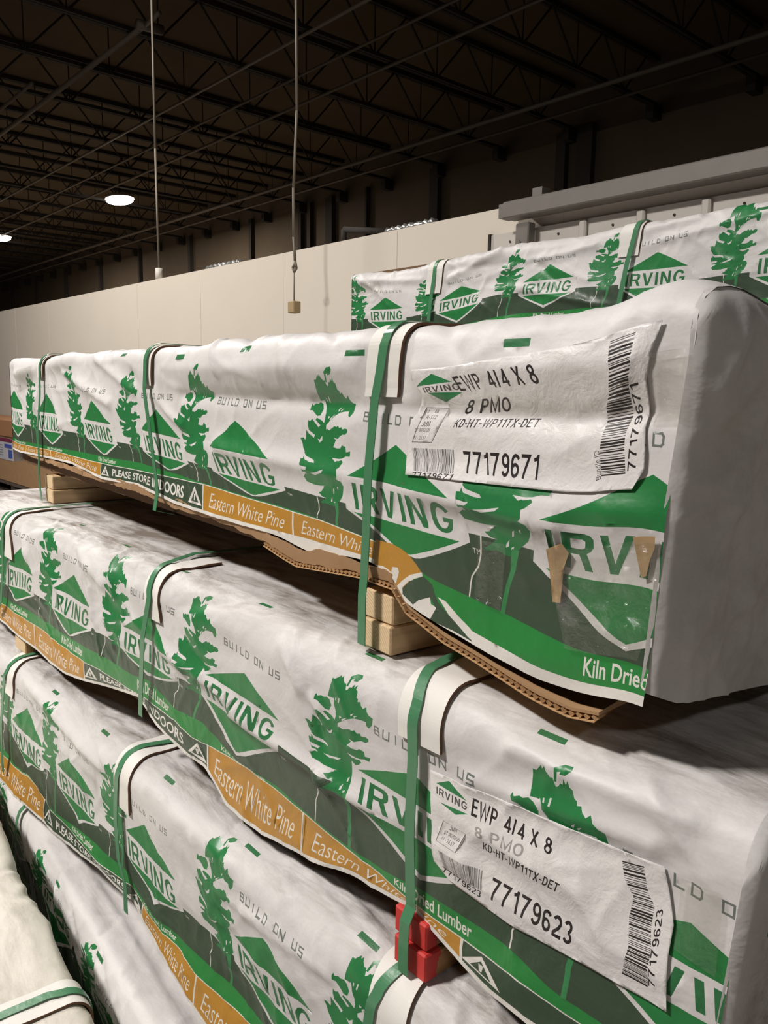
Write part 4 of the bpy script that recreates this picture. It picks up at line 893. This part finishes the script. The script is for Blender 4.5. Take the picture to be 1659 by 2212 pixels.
m = MB(); m.tube([(-4.31, Cy, 6.72), (-4.335, Cy, 5.2), (-4.345, Cy, 4.0), (-4.335, Cy, 3.2), (-4.375, Cy, 2.75), (-4.375, Cy, 2.45), (-4.36, Cy, 2.30), (-4.345, Cy, 2.255), (-4.37, Cy, 2.235), (-4.385, Cy, 2.26), (-4.36, Cy, 2.29)], 0.009, 6)
m.tube([(-4.37, Cy, 2.24), (-4.372, Cy, 2.045)], 0.0045, 6)
t = empty('hanging_cord', (0, 0, 0), 0, 'cord hanging from the roof with a small tan switch box at its end', 'cord')
m.build('cord', M['cord'], t, True)
m = MB(); m.box(-4.405, -4.335, Cy - .03, Cy + .03, 1.975, 2.05, 0, .006); m.build('switch_box', plain('tan_box', srgb(170, 148, 112)), t)

# boxes on a platform far left
t = empty('carton', (-10.6, 2.95, 0.305), 0, 'large brown carton with colourful labels by the far wall', 'carton')
m = MB(); m.box(-1.3, 2.0, 0.0, 0.36, 0, 0.545, 0, .01); m.build('body', M['cardboard'], t)
m = MB(); m.box(-1.28, 1.98, -0.01, 0.37, 0.548, 0.765, 0, .015); m.build('lid', plain('brown_lid', srgb(165, 120, 84), 0.8), t)
m = MB(); m.box(-.35, .53, -.003, .0, 0.27, 0.535); m.box(-.35, .53, -.005, -.003, .49, .535, 1); m.box(.22, .50, -.005, -.003, .42, .465, 2); m.box(.36, .51, -.005, -.003, .30, .40, 2)
for z in (.44, .41, .38, .35, .32): m.box(-.3, .15, -.005, -.003, z, z + .01, 3)
m.build('label_panel', [plain('pale_label', (.55, .55, .6, 1)), plain('maroon_ink', srgb(120, 40, 70)), plain('blue_ink', srgb(70, 90, 170)), plain('label_grey', (.3, .3, .33, 1))], t)
m = MB()
for zz in (0.0, 0.135, 0.27): m.box(-1.3, 2.0, 0, .36, zz, zz + .034)
for xx in (-1.3, .3, 1.9): m.box(xx, xx + .1, .02, .34, .034, .27)
o = m.build('pallet', plain('grey_wood', srgb(96, 86, 76))); o.location = (-10.6, 2.95, 0); tag(o, 'grey wooden platform under the labelled carton', 'pallet')

# ------------------------------------------------------------------ the bundles
ON = dict(smooth_strap=True, more_layers=[], hems=[])
GR = 'wrapped lumber bundles'
SETS = dict(a=wrap_set('clean', 0.10, 0.30), b=wrap_set('dusty', 0.42, 0.38), c=wrap_set('worn', 0.50, 0.32), e=wrap_set('rear', 0.12, 0.35), d=wrap_set('low', 0.14, 0.35))
def cells(edges, kinds): return [(a, c, k) for (a, c), k in zip(zip(edges[:-1], edges[1:]), kinds)]

def finish(b, root, straps, prots):
    for (s0, t0, t1, wd, sl, off) in prots:
        path = [(s0 - sl * 0.5, t0), (s0, 0.02), (s0 + sl, t1)]
        ribbon('edge_protector', b, path, wd, 0.0042, 0.0015, [M['card_white'], M['card_brown']], root, wob=0.0008)
    for path, extra in straps:
        ribbon('strap', b, path, 0.0165, 0.0011, 0.0080, [M['strap'], M['strap']], root, extra=extra, taut=True, clear=0.07)

TB = -0.80
# --- top bundle
A = Bundle(tab=TAB['A'], tx=-0.034, ztop=1.573, r=0.025, H=0.325, tilt=0.024, s0=-1.985, s1=0.405, kT=0, xs=1.0, seed=3, amp=0.75, flare=0.006, **ON)
A.cells = cells([-2.2, -1.82, -1.5365, -1.0974, -0.5213, -0.2122, 0.0748], ['gold', 'gold', 'gold', 'dark', 'gold', 'gold'])
A.cells[2] = (-1.5365, -1.0974, 'gold')
A.press = [(-1.572, -0.05, 0.07, 0.05), (-0.763, -0.05, 0.08, 0.045), (0.022, -0.05, 0.09, 0.062)]
A.folds = [(-0.7, 0.055, 0.40, 0.066, 0.030, 0.010), (-0.6, 0.103, 0.42, 0.115, 0.013, -0.006), (-1.9, 0.06, -1.3, 0.03, 0.02, 0.008), (-1.35, 0.06, -1.0, 0.13, 0.012, 0.007), (-1.1, 0.03, -0.85, 0.10, 0.012, 0.006),
           (-0.76, 0.10, -0.60, 0.16, 0.010, 0.006), (-0.45, 0.19, 0.3, 0.215, 0.016, 0.007), (0.06, 0.185, 0.40, 0.20, 0.020, 0.006), (-1.5, 0.08, -1.42, 0.2, 0.010, 0.006), (-1.62, 0.10, -1.70, 0.2, 0.012, 0.006)]
A.capfolds = [(0.02, 1.50, 0.06, 1.585, 0.012, 0.010), (0.06, 1.585, 0.095, 1.50, 0.010, 0.012), (0.095, 1.50, 0.05, 1.30, 0.012, 0.006), (0.12, 1.53, 0.13, 1.40, 0.012, 0.007), (0.03, 1.42, 0.10, 1.41, 0.008, 0.003), (0.07, 1.33, 0.07, 1.26, 0.014, 0.008), (0.11, 1.34, 0.13, 1.27, 0.012, 0.007), (0.05, 1.34, 0.03, 1.28, 0.010, 0.005)]
A.nokiln = (4, 3, 2)
A.more_layers = [(CI[c], loop_segs(np.array(p), 0.01)) for c, p in [('gold', [(-0.002, 0.2775), (0.036, 0.2767), (0.0556, 0.2795), (0.072, 0.2853), (0.0856, 0.2939), (0.095, 0.3014), (0.0728, 0.3092), (0.0568, 0.3203), (0.0418, 0.3349), (0.0344, 0.3231), (0.0369, 0.3119), (0.0166, 0.3086), (-0.0043, 0.3107)]), ('cream', [(0.0368, 0.3057), (0.048, 0.3044), (0.0509, 0.3092), (0.0418, 0.3323), (0.0568, 0.3194), (0.0728, 0.3087), (0.0957, 0.301), (0.0977, 0.3055), (0.073, 0.3152), (0.0584, 0.327), (0.0573, 0.336), (0.1133, 0.3491), (0.1148, 0.3552), (0.0547, 0.3437), (0.042, 0.3403), (0.0321, 0.3236)]), ('dark', [(0.0584, 0.3279), (0.073, 0.3161), (0.0985, 0.3053), (0.1145, 0.3118), (0.1185, 0.3193), (0.1125, 0.3282), (0.0897, 0.3367), (0.0806, 0.3439), (0.0587, 0.3357)]), ('cream', [(0.0806, 0.3439), (0.091, 0.3359), (0.1113, 0.328), (0.1133, 0.3339), (0.1135, 0.3545), (0.098, 0.3511), (0.1042, 0.3428), (0.0976, 0.3392)]), ('dark', [(0.1113, 0.3276), (0.1185, 0.3202), (0.1264, 0.331), (0.1462, 0.3412), (0.1688, 0.3487), (0.1875, 0.3616), (0.1552, 0.3571), (0.1135, 0.3545), (0.123, 0.3384)]), ('cream', [(0.1249, 0.3246), (0.1384, 0.3266), (0.1662, 0.3413), (0.1824, 0.3485), (0.1902, 0.3617), (0.1783, 0.3576), (0.1462, 0.3412)])]]
A.folds = [f[:5] + (f[5] * 1.5,) for f in A.folds]
A.hems = [(-0.16, 0.07, 0.012), (0.20, 0.12, 0.004)]
A.crown = lambda s, y: 0.022 * np.exp(-((s - 0.40) / 0.05) ** 2) * np.exp(-((y - 0.05) / 0.06) ** 2) + 0.006 * np.exp(-((s + 1.985) / 0.05) ** 2)
OA = (-0.755, 0.653, 0.0); RA = math.radians(-4.35)
root = make_bundle(A, 'lumber_bundle', 'topmost wrapped lumber bundle of the front stack, labelled 77179671', range(-1, 7), SETS['a'], GR, OA, RA, step=0.005)
def stp(b, key, i, top=TB): p = TAB[key]['straps'][i]; return [(p[0][0] - 0.02 * 0, top), (p[0][0], min(-0.02, p[0][1] - .02))] + [tuple(x) for x in p]
finish(A, root, [
    (stp('A', 'A', 0) if False else stp(A, 'A', 0) + [(-1.627, 0.30)], [(-1.626, -0.004, 1.26), (-1.622, -0.004, 1.205), (-1.612, -0.004, 1.1665)]),
    (stp(A, 'A', 1) + [(-0.717, 0.30)], [(-0.715, -0.010, 1.255), (-0.71, 0.03, 1.244)]),
    (stp(A, 'A', 2) + [(-0.0115, 0.325)], [(-0.0125, -0.004, 1.236), (-0.012, -0.0045, 1.20), (-0.012, -0.0045, 1.170), (-0.012, 0.010, 1.1640)])],
    [(-1.572, -0.06, 0.07, 0.05, -0.012, 0.003), (-0.763, -0.06, 0.088, 0.045, -0.006, 0.003), (0.025, -0.08, 0.097, 0.066, -0.012, 0.003)])
add_label(A, root, TAB['A']['lt'], TAB['A']['label'])
cap_mesh('end_flap', A, 0.405, 1, SETS['a'], root, 1.0, prof_bottom=lambda y: 1.237 - 0.012 * min(1, max(0, y + .002) / 0.03) - 0.13 * max(0, y - 0.03) * 0.9 if y < 0.25 else 1.20)
cap_mesh('end_flap', A, -1.985, -1, SETS['a'], root, 0.8)
A_root = root
m = MB(); X = 0.4215
m.box(X, X + .0012, 0.168, 0.36, 1.335, 1.405); m.box(X + .0012, X + .0018, 0.180, 0.34, 1.362, 1.366, 1); m.box(X + .0012, X + .0018, 0.178, 0.34, 1.343, 1.348, 1)
m.build('end_label', [M['paper'], M['ink']], root)

def sheet_tray(b, root, curve, upper, name='cardboard_tray', zin=1.2455, y0=0.002):
    """corrugated tray under the bundle: drooping lip with open flutes, turned-down flap where it is torn"""
    c = np.array(curve); s = np.arange(c[0, 0], c[-1, 0], 0.006); t = np.interp(s, c[:, 0], c[:, 1])
    rag = 0.004 * perlin(s * 23, s * 0, 5) + 0.003 * perlin(s * 60, s * 0 + .3, 8)
    zl = b.ztop - 2 * b.r + b.q + b.r - t + rag * (s < 0.03); zl = b.prof(t)[1] + rag * (s < 0.03)
    yl = y0 + 0.006 * perlin(s * 9, s * 0 + 4, 6)
    up = np.clip(np.interp(s, [-1.9, -1.7, -0.05, 0.03, 0.08], [0.006, 0.010, 0.022, 0.012, 0.0]), 0, 1) * (0.8 + 0.6 * perlin(s * 12, s * 0 + 7, 9))
    V = []; F = []; mi = []; th = 0.0055
    for i in range(len(s)):
        za = zl[i]; zt = za + max(up[i], 0.0)
        V += [(s[i], yl[i], za), (s[i], yl[i] - .004 * (up[i] > .01), zt + th * .6), (s[i], yl[i] + 0.05, max(za + 0.012, min(zt, zin))), (s[i], 0.30, zin), (s[i], 0.60, zin), (s[i], 0.60, zin - th * .4), (s[i], 0.30, zin - th * .4), (s[i], yl[i] + 0.06, za + 0.004)]
        if i:
            a, d = 8 * (i - 1), 8 * i
            for j in range(8): F.append((a + j, d + j, d + (j + 1) % 8, a + (j + 1) % 8)); mi.append(0)
    n = len(s); F += [tuple(range(7, -1, -1)), tuple(range(8 * (n - 1), 8 * n))]; mi += [0, 0]
    tray = mk(name, V, F, [M['cardboard']], root, False, mi)
    # open flutes along the lip
    V = []; F = []; ss = np.arange(max(c[0, 0], -0.30), c[-1, 0], 0.0045); tt = np.interp(ss, c[:, 0], c[:, 1]); zz = b.prof(tt)[1]; yy = np.interp(ss, s, yl)
    for i in range(len(ss)):
        z = zz[i] - 0.001 - (0.0045 if i % 2 else 0.0); V += [(ss[i], yy[i] - 0.003, z), (ss[i], yy[i] + 0.03, z + 0.006)]
        if i: F.append((2 * i - 2, 2 * i, 2 * i + 1, 2 * i - 1))
    k = len(V)
    for i in range(len(ss)):
        V += [(ss[i], yy[i] - 0.004, zz[i] - 0.0058), (ss[i], yy[i] + 0.03, zz[i] + 0.001), (ss[i], yy[i] + 0.03, zz[i]), (ss[i], yy[i] - 0.004, zz[i] - 0.0066)]
        if i:
            a, d = k + 4 * (i - 1), k + 4 * i
            for j in range(4): F.append((a + j, d + j, d + (j + 1) % 4, a + (j + 1) % 4))
    fl = mk('flute', V, F, [M['flute']], tray, False)

card = [(-1.86, 0.300), (-1.80, 0.307), (-1.54, 0.3106), (-1.166, 0.3153), (-0.85, 0.3137), (-0.651, 0.3227), (-0.448, 0.3207), (-0.314, 0.3276), (-0.199, 0.3441), (-0.123, 0.3366), (-0.033, 0.3289), (0.037, 0.3281), (0.066, 0.353), (0.135, 0.3716), (0.212, 0.3836), (0.273, 0.3918), (0.322, 0.396), (0.355, 0.3906)]
sheet_tray(A, A_root, card, None)
patch_sheet(A, A_root, 'clear_tape', [(0.194, 0.246), (0.235, 0.244), (0.229, 0.28), (0.226, 0.318), (0.187, 0.312), (0.19, 0.28)], M['tape'])
patch_sheet(A, A_root, 'clear_tape', [(0.297, 0.237), (0.36, 0.230), (0.415, 0.222), (0.408, 0.298), (0.399, 0.3324), (0.3176, 0.3335), (0.3004, 0.291)], M['tape'], 0.006)
patch_sheet(A, A_root, 'clear_tape', [(0.395, 0.066), (0.424, 0.060), (0.424, 0.118), (0.392, 0.123)], M['tape'])
patch_sheet(A, A_root, 'clear_tape', [(-1.832, 0.048), (-1.664, 0.036), (-1.674, 0.089), (-1.878, 0.118)], M['tape'])
patch_sheet(A, A_root, 'torn_paper', [(0.2901, 0.2392), (0.311, 0.2302), (0.3172, 0.2395), (0.3098, 0.2558), (0.3045, 0.2915), (0.2946, 0.2924)], M['brown_tape'], 0.0045)
patch_sheet(A, A_root, 'torn_paper', [(0.3874, 0.2222), (0.4085, 0.219), (0.4083, 0.2291), (0.4040, 0.2405), (0.4010, 0.2554), (0.396, 0.2584), (0.3912, 0.2411)], M['brown_tape'], 0.0045)

def board(name, loc, rz, w, h, L, mats, label, group=None):
    m = MB(); m.box(-w / 2, w / 2, 0, L, 0, h, 0, 0.0022)
    fi = []
    for f in m.f:
        ys = [m.v[i][1] for i in f]; fi.append(1 if (max(ys) < 1e-6 or min(ys) > L - 1e-6) else 0)
    o = mk(name, m.v, m.f, mats, None, False, fi); o.location = loc; o.rotation_euler = (0, 0, rz)
    tag(o, label, 'wood block', group); return o
def on_A(s, y, z):
    c, sn = math.cos(RA), math.sin(RA); return (OA[0] + c * s - sn * y, OA[1] + sn * s + c * y, z)
PW = [M['wood'], M['endgrain']]; RW = [M['wood_red'], M['red_end']]
DG = 'spacer boards between the bundles'
board('spacer_board', on_A(-0.001, 0.006, 1.2015), RA, 0.060, 0.0385, 0.92, PW, 'upper pine spacer board under the middle strap of the top bundle', DG)
board('spacer_board', on_A(-0.001, 0.003, 1.1620), RA, 0.060, 0.0385, 0.92, PW, 'lower pine spacer board under the middle strap, resting on the second bundle', DG)
board('spacer_board', on_A(-1.597, 0.006, 1.2015), RA, 0.075, 0.0385, 0.92, PW, 'upper pine spacer board under the far left end of the top bundle', DG)
board('spacer_board', on_A(-1.592, 0.004, 1.1620), RA, 0.075, 0.0385, 0.92, PW, 'lower pine spacer board under the far left end, resting on the second bundle', DG)
board('spacer_board', (-0.629, 0.606, 0.8405), 0, 0.056, 0.034, 0.92, RW, 'upper red-ended spacer board under the front strap of the second bundle', DG)
board('spacer_board', (-0.625, 0.602, 0.8035), 0, 0.056, 0.036, 0.92, RW, 'lower red-ended spacer board resting on the third bundle', DG)
WD = [M['wood_dark'], M['endgrain']]
board('spacer_board', (-2.140, 0.622, 0.8405), 0, 0.085, 0.036, 0.92, WD, 'upper brown spacer board at the left end under the gold lettering', DG)
board('spacer_board', (-2.140, 0.618, 0.8035), 0, 0.085, 0.036, 0.92, WD, 'lower brown spacer board at the left end above the third bundle', DG)
for k, (x, nm) in enumerate([(-0.62, 'right'), (-2.0, 'left')]):
    board('spacer_board', (x, 0.62, 0.405), 0, 0.07, 0.062, 0.85, WD, 'brown spacer board between third and fourth bundle, towards their %s end' % nm, DG)
    board('floor_runner', (x, 0.60, 0.001), 0, 0.09, 0.068, 0.85, WD, 'brown floor runner under the fourth bundle, towards its %s end' % nm, 'floor runners')

def straps_of(b, key, i, tail): 
    p = [tuple(x) for x in TAB[key]['straps'][i]]
    return [(p[0][0] + (0.06 if p[0][1] > -0.02 else 0.0), TB), (p[0][0], min(p[0][1], -0.02) - 0.01)] + p + tail
# --- second bundle
Bb = Bundle(tab=TAB['B'], ztop=1.160, r=0.05, H=0.280, s0=-2.70, s1=-0.262, kT=1, xs=1.0, seed=21, amp=0.9, flare=0.007, tilt=0.018, **ON)
Bb.cells = [(-2.72, -2.28, 'gold')] + cells([-2.28, -1.998, -1.6524, -1.1289, -0.8578, -0.5499, -0.03], ['gold', 'gold', 'dark', 'gold', 'gold', 'dark1'])
Bb.press = [(-2.20, -0.08, 0.13, 0.06), (-1.345, -0.09, 0.10, 0.05), (-0.628, -0.09, 0.095, 0.065)]
Bb.folds = [(-1.55, -0.02, -1.50, 0.10, 0.014, 0.009), (-1.40, 0.13, -1.2, 0.165, 0.012, 0.008), (-1.3, 0.14, -1.0, 0.19, 0.016, 0.010), (-1.05, 0.20, -0.80, 0.205, 0.014, 0.009), (-0.80, 0.21, -0.55, 0.205, 0.016, 0.011),
            (-0.9, 0.03, -0.86, 0.10, 0.012, 0.006), (-1.28, 0.08, -1.1, 0.02, 0.016, -0.006), (-0.55, 0.11, -0.33, 0.085, 0.013, 0.008), (-0.50, 0.055, -0.30, 0.05, 0.010, 0.007), (-0.35, 0.03, -0.27, 0.10, 0.010, 0.006), (-1.75, 0.03, -1.55, 0.09, 0.012, 0.007), (-2.0, 0.05, -1.8, 0.02, 0.012, 0.007), (-0.6, 0.16, -0.4, 0.165, 0.018, 0.006)]
rootB = make_bundle(Bb, 'lumber_bundle', 'second wrapped lumber bundle from the top of the front stack, labelled 77179623', range(-1, 7), SETS['b'], GR, (0, 0.612, 0), 0, step=0.005)
finish(Bb, rootB, [
    (straps_of(Bb, 'B', 0, [(-2.25, 0.30)]), None),
    ([(-1.30, TB)] + straps_of(Bb, 'B', 1, [(-1.357, 0.30)])[1:], None),
    (straps_of(Bb, 'B', 2, [(-0.6262, 0.30)]), [(-0.6262, -0.009, 0.872), (-0.6262, -0.0105, 0.84), (-0.6258, -0.0105, 0.806)])],
    [(-2.20, -0.075, 0.135, 0.065, 0.05, 0.003), (-1.34, -0.095, 0.105, 0.055, 0.03, 0.003), (-0.630, -0.095, 0.094, 0.070, 0.008, 0.003)])
add_label(Bb, rootB, TAB['B']['lt'], TAB['B']['label'])
cap_mesh('end_flap', Bb, -0.262, 1, SETS['b'], rootB, 0.8, patch=lambda c: (CI['green'] if (0.025 < c[0] < 0.035 and 1.055 < c[1] < 1.10) else 0))
cap_mesh('end_flap', Bb, -2.70, -1, SETS['b'], rootB, 0.8)
patch_sheet(Bb, rootB, 'clear_tape', [(-0.30, 0.10), (-0.262, 0.095), (-0.262, 0.17), (-0.30, 0.165)], M['tape'])
# --- third bundle
Cb = Bundle(tab=TAB['C'], tx=-0.024, ztop=0.800, r=0.05, H=0.330, s0=-2.62, s1=-0.20, kT=1, xs=0.98, seed=44, amp=0.9, flare=0.014, **ON)
Cb.cells = [(-2.72, -2.28, 'gold')] + cells([-2.28, -1.866, -1.3194, -1.1059, -0.80, -0.5], ['gold', 'dark', 'gold', 'gold', 'dark'])
Cb.press = [(-2.11, -0.08, 0.11, 0.05), (-1.40, -0.09, 0.13, 0.05), (-0.645, -0.09, 0.10, 0.06)]
Cb.folds = [(-1.05, -0.06, -0.68, 0.01, 0.010, 0.010), (-1.0, -0.03, -0.70, 0.03, 0.012, 0.008), (-2.0, 0.05, -1.5, 0.09, 0.014, 0.008), (-1.5, 0.06, -1.42, 0.12, 0.010, 0.006), (-1.35, 0.02, -1.15, -0.01, 0.012, 0.007), (-1.3, 0.05, -1.0, 0.06, 0.014, 0.006), (-0.95, 0.11, -0.75, 0.09, 0.012, 0.006),
            (-0.58, -0.04, -0.50, 0.10, 0.008, 0.007), (-0.56, -0.06, -0.45, 0.06, 0.008, 0.007), (-0.53, -0.07, -0.38, 0.02, 0.008, 0.006)]
rootC = make_bundle(Cb, 'lumber_bundle', 'third wrapped lumber bundle in the front stack, with the red-ended boards on top', range(-1, 6), SETS['c'], GR, (0, 0.575, 0), 0, step=0.006)
finish(Cb, rootC, [(straps_of(Cb, 'C', 0, [(-2.14, 0.345)]), None), (straps_of(Cb, 'C', 1, [(-1.372, 0.335)]), None), (straps_of(Cb, 'C', 2, [(-0.66, 0.33)]), None)],
    [(-2.09, -0.075, 0.112, 0.06, 0.02, 0.003), (-1.39, -0.09, 0.13, 0.066, 0.0, 0.003), (-0.634, -0.09, 0.11, 0.066, 0.01, 0.003)])
cap_mesh('end_flap', Cb, -0.20, 1, SETS['c'], rootC, 0.8)
cap_mesh('end_flap', Cb, -2.62, -1, SETS['c'], rootC, 0.8)
# --- fourth bundle
Db = Bundle(tab=TAB['D'], ztop=0.400, r=0.05, H=0.330, s0=-0.76, s1=1.55, kT=1, xs=1.0, seed=63, amp=1.0, flare=0.010, **ON)
Db.cells = cells([-0.9, -0.35, 0.1, 0.5, 1.0, 1.6], ['gold', 'dark', 'gold', 'gold', 'dark'])
Db.press = [(-0.48, -0.08, 0.07, 0.05)]
Db.folds = [(-0.5, -0.10, 1.4, -0.10, 0.010, 0.007), (-0.5, -0.06, 1.4, -0.055, 0.010, 0.008), (-0.4, -0.02, 1.4, -0.02, 0.010, 0.007), (-0.5, -0.15, 1.4, -0.16, 0.010, 0.006), (-0.3, 0.03, 1.4, 0.02, 0.012, 0.006), (-0.72, 0.0, -0.5, 0.08, 0.010, 0.008), (-0.7, 0.06, -0.52, 0.0, 0.010, 0.008), (-0.74, -0.03, -0.6, 0.05, 0.009, 0.008)]
rootD = make_bundle(Db, 'lumber_bundle', 'fourth and lowest wrapped lumber bundle of the front stack, behind the unprinted cream bundle', range(0, 7), SETS['d'], GR, (-1.6, 0.53, 0), math.radians(-5), step=0.007)
finish(Db, rootD, [(straps_of(Db, 'D', 0, [(-0.53, 0.28)]), None)], [])
cap_mesh('end_flap', Db, 1.55, 1, SETS['d'], rootD, 0.8)
cap_mesh('end_flap', Db, -0.76, -1, SETS['d'], rootD, 1.3)

# --- stack behind: the top bundle shows, those under it carry it
Eb = Bundle(tab=TAB['E'], tx=-0.045, ztop=2.010, r=0.03, H=0.315, s0=-2.79, s1=-0.35, kT=1, xs=1.0, seed=82, amp=1.0, flare=0.010, W=0.93, **ON)
Eb.cells = cells([-2.9, -2.4, -2.0, -1.5, -1.1, -0.6], ['gold', 'gold', 'dark', 'gold', 'gold'])
Eb.press = [(-2.27, -0.05, 0.13, 0.055), (-1.42, -0.05, 0.115, 0.05)]
Eb.folds = [(-2.7, 0.05, -2.35, 0.075, 0.014, 0.010), (-2.2, 0.09, -1.95, 0.03, 0.016, 0.012), (-2.2, 0.06, -1.8, 0.085, 0.013, -0.008), (-1.9, 0.085, -1.55, 0.06, 0.012, 0.009), (-1.38, 0.09, -1.0, 0.05, 0.012, 0.008), (-1.36, 0.04, -1.2, 0.03, 0.010, 0.010), (-1.9, 0.16, -1.45, 0.26, 0.012, 0.006), (-1.85, 0.16, -1.5, 0.26, 0.010, 0.005), (-2.78, 0.03, -2.65, 0.08, 0.010, 0.010)]
Eb.crown = lambda s, y: np.interp(s, [-2.8, -2.5, -2.3, -2.15, -1.95, -1.7, -1.5, -1.3, -0.3], [-0.016, -0.026, -0.022, -0.016, -0.004, -0.006, 0.0, 0.004, 0.012]) * np.exp(-(y / 0.35) ** 2) * 1.0
rootE = make_bundle(Eb, 'lumber_bundle', 'wrapped lumber bundle on the taller rear stack against the cream wall', range(-1, 8), SETS['e'], GR, (0, 2.25, 0), 0, step=0.007)
E0 = [tuple(x) for x in TAB['E']['straps'][0]]; E1 = [tuple(x) for x in TAB['E']['straps'][1]]
finish(Eb, rootE, [([(-2.24, TB), (-2.262, -0.03)] + E0 + [(-2.295, 0.33)], None), ([(-1.37, TB), (-1.392, -0.03)] + E1 + [(-1.447, 0.33)], None)],
    [(-2.262, -0.06, 0.137, 0.082, -0.02, 0.003), (-1.415, -0.06, 0.113, 0.072, -0.012, 0.003)])
cap_mesh('end_flap', Eb, -0.35, 1, SETS['e'], rootE, 0.8)
cap_mesh('end_flap', Eb, -2.79, -1, SETS['e'], rootE, 1.2)
patch_sheet(Eb, rootE, 'clear_tape', [(-2.79, 0.07), (-2.60, 0.06), (-2.58, 0.10), (-2.79, 0.115)], M['tape'])
LV = ['second', 'third', 'fourth', 'fifth']
def copy_tree(o, parent=None):
    c = o.copy(); COL.objects.link(c); c.parent = parent
    for ch in list(o.children): copy_tree(ch, c)
    return c
for k in range(4):
    c = copy_tree(rootE); c.location = (0.02 * (-1) ** k, 2.25, -0.385 * (k + 1)); c['label'] = '%s wrapped bundle down in the rear stack, hidden behind the front stack' % LV[k]
zbs = [2.010 - 0.315 - 0.385 * k for k in range(5)]
for k, z in enumerate(zbs):
    for j, x in enumerate((-0.8, -2.3)):
        h = 0.066 if k < 4 else z - 0.002
        if k == 4: h = z - 0.003
        board('spacer_board', (x, 2.27, z - h - 0.001), 0, 0.08, h, 0.88, WD, 'brown spacer board under the %s rear bundle from the top, %s end' % (['first', 'second', 'third', 'fourth', 'fifth'][k], ['near', 'far'][j]), 'rear stack spacers')

# --- cream bundle in front at the lower left: we see its top and the edge facing the stack
M['cream_wrap'] = wrap_mat('cream_wrap', (0.72, 0.675, 0.60, 1), 0.16, 0.55, 0.45)
Fb = Bundle(tab=dict(TAB['D'], straps=[[[1.225, 0.0], [1.22, 0.3]]]), ztop=0.500, r=0.035, H=0.40, s0=0.985, s1=3.5, kT=1, xs=1.0, seed=97, amp=1.5, flare=0.0, **ON)
Fb.cells = []; Fb.press = [(1.232, -0.12, 0.05, 0.05)]
Fb.folds = [(1.9, -0.10, 1.3, -0.16, 0.03, 0.010), (2.2, -0.05, 1.6, -0.22, 0.03, 0.010), (1.35, -0.10, 1.5, -0.04, 0.02, 0.008), (1.15, -0.2, 1.0, -0.03, 0.02, 0.008), (1.1, -0.05, 0.99, -0.02, 0.012, 0.006)]
rootF = make_bundle(Fb, 'lumber_bundle', 'unprinted cream wrapped bundle at the lower left in front of the stack', [], [M['cream_wrap']], GR, (0, 0.33, 0), math.pi - 0.075, printed_on=False, step=0.008)
finish(Fb, rootF, [([(1.232, TB), (1.232, -0.02), (1.225, 0.0), (1.222, 0.06), (1.22, 0.30)], None)], [(1.228, -0.098, 0.075, 0.062, 0.0, 0.003)])
cap_mesh('end_flap', Fb, 0.985, -1, [M['cream_wrap']], rootF, 0.8)
cap_mesh('end_flap', Fb, 3.5, 1, [M['cream_wrap']], rootF, 0.8)
for j, x in enumerate((-1.4, -3.0)):
    board('floor_runner', (x, -0.50, 0.001), 0, 0.09, 0.096, 0.88, WD, 'brown floor runner under the cream bundle, towards its %s end' % ['right', 'left'][j], 'floor runners')
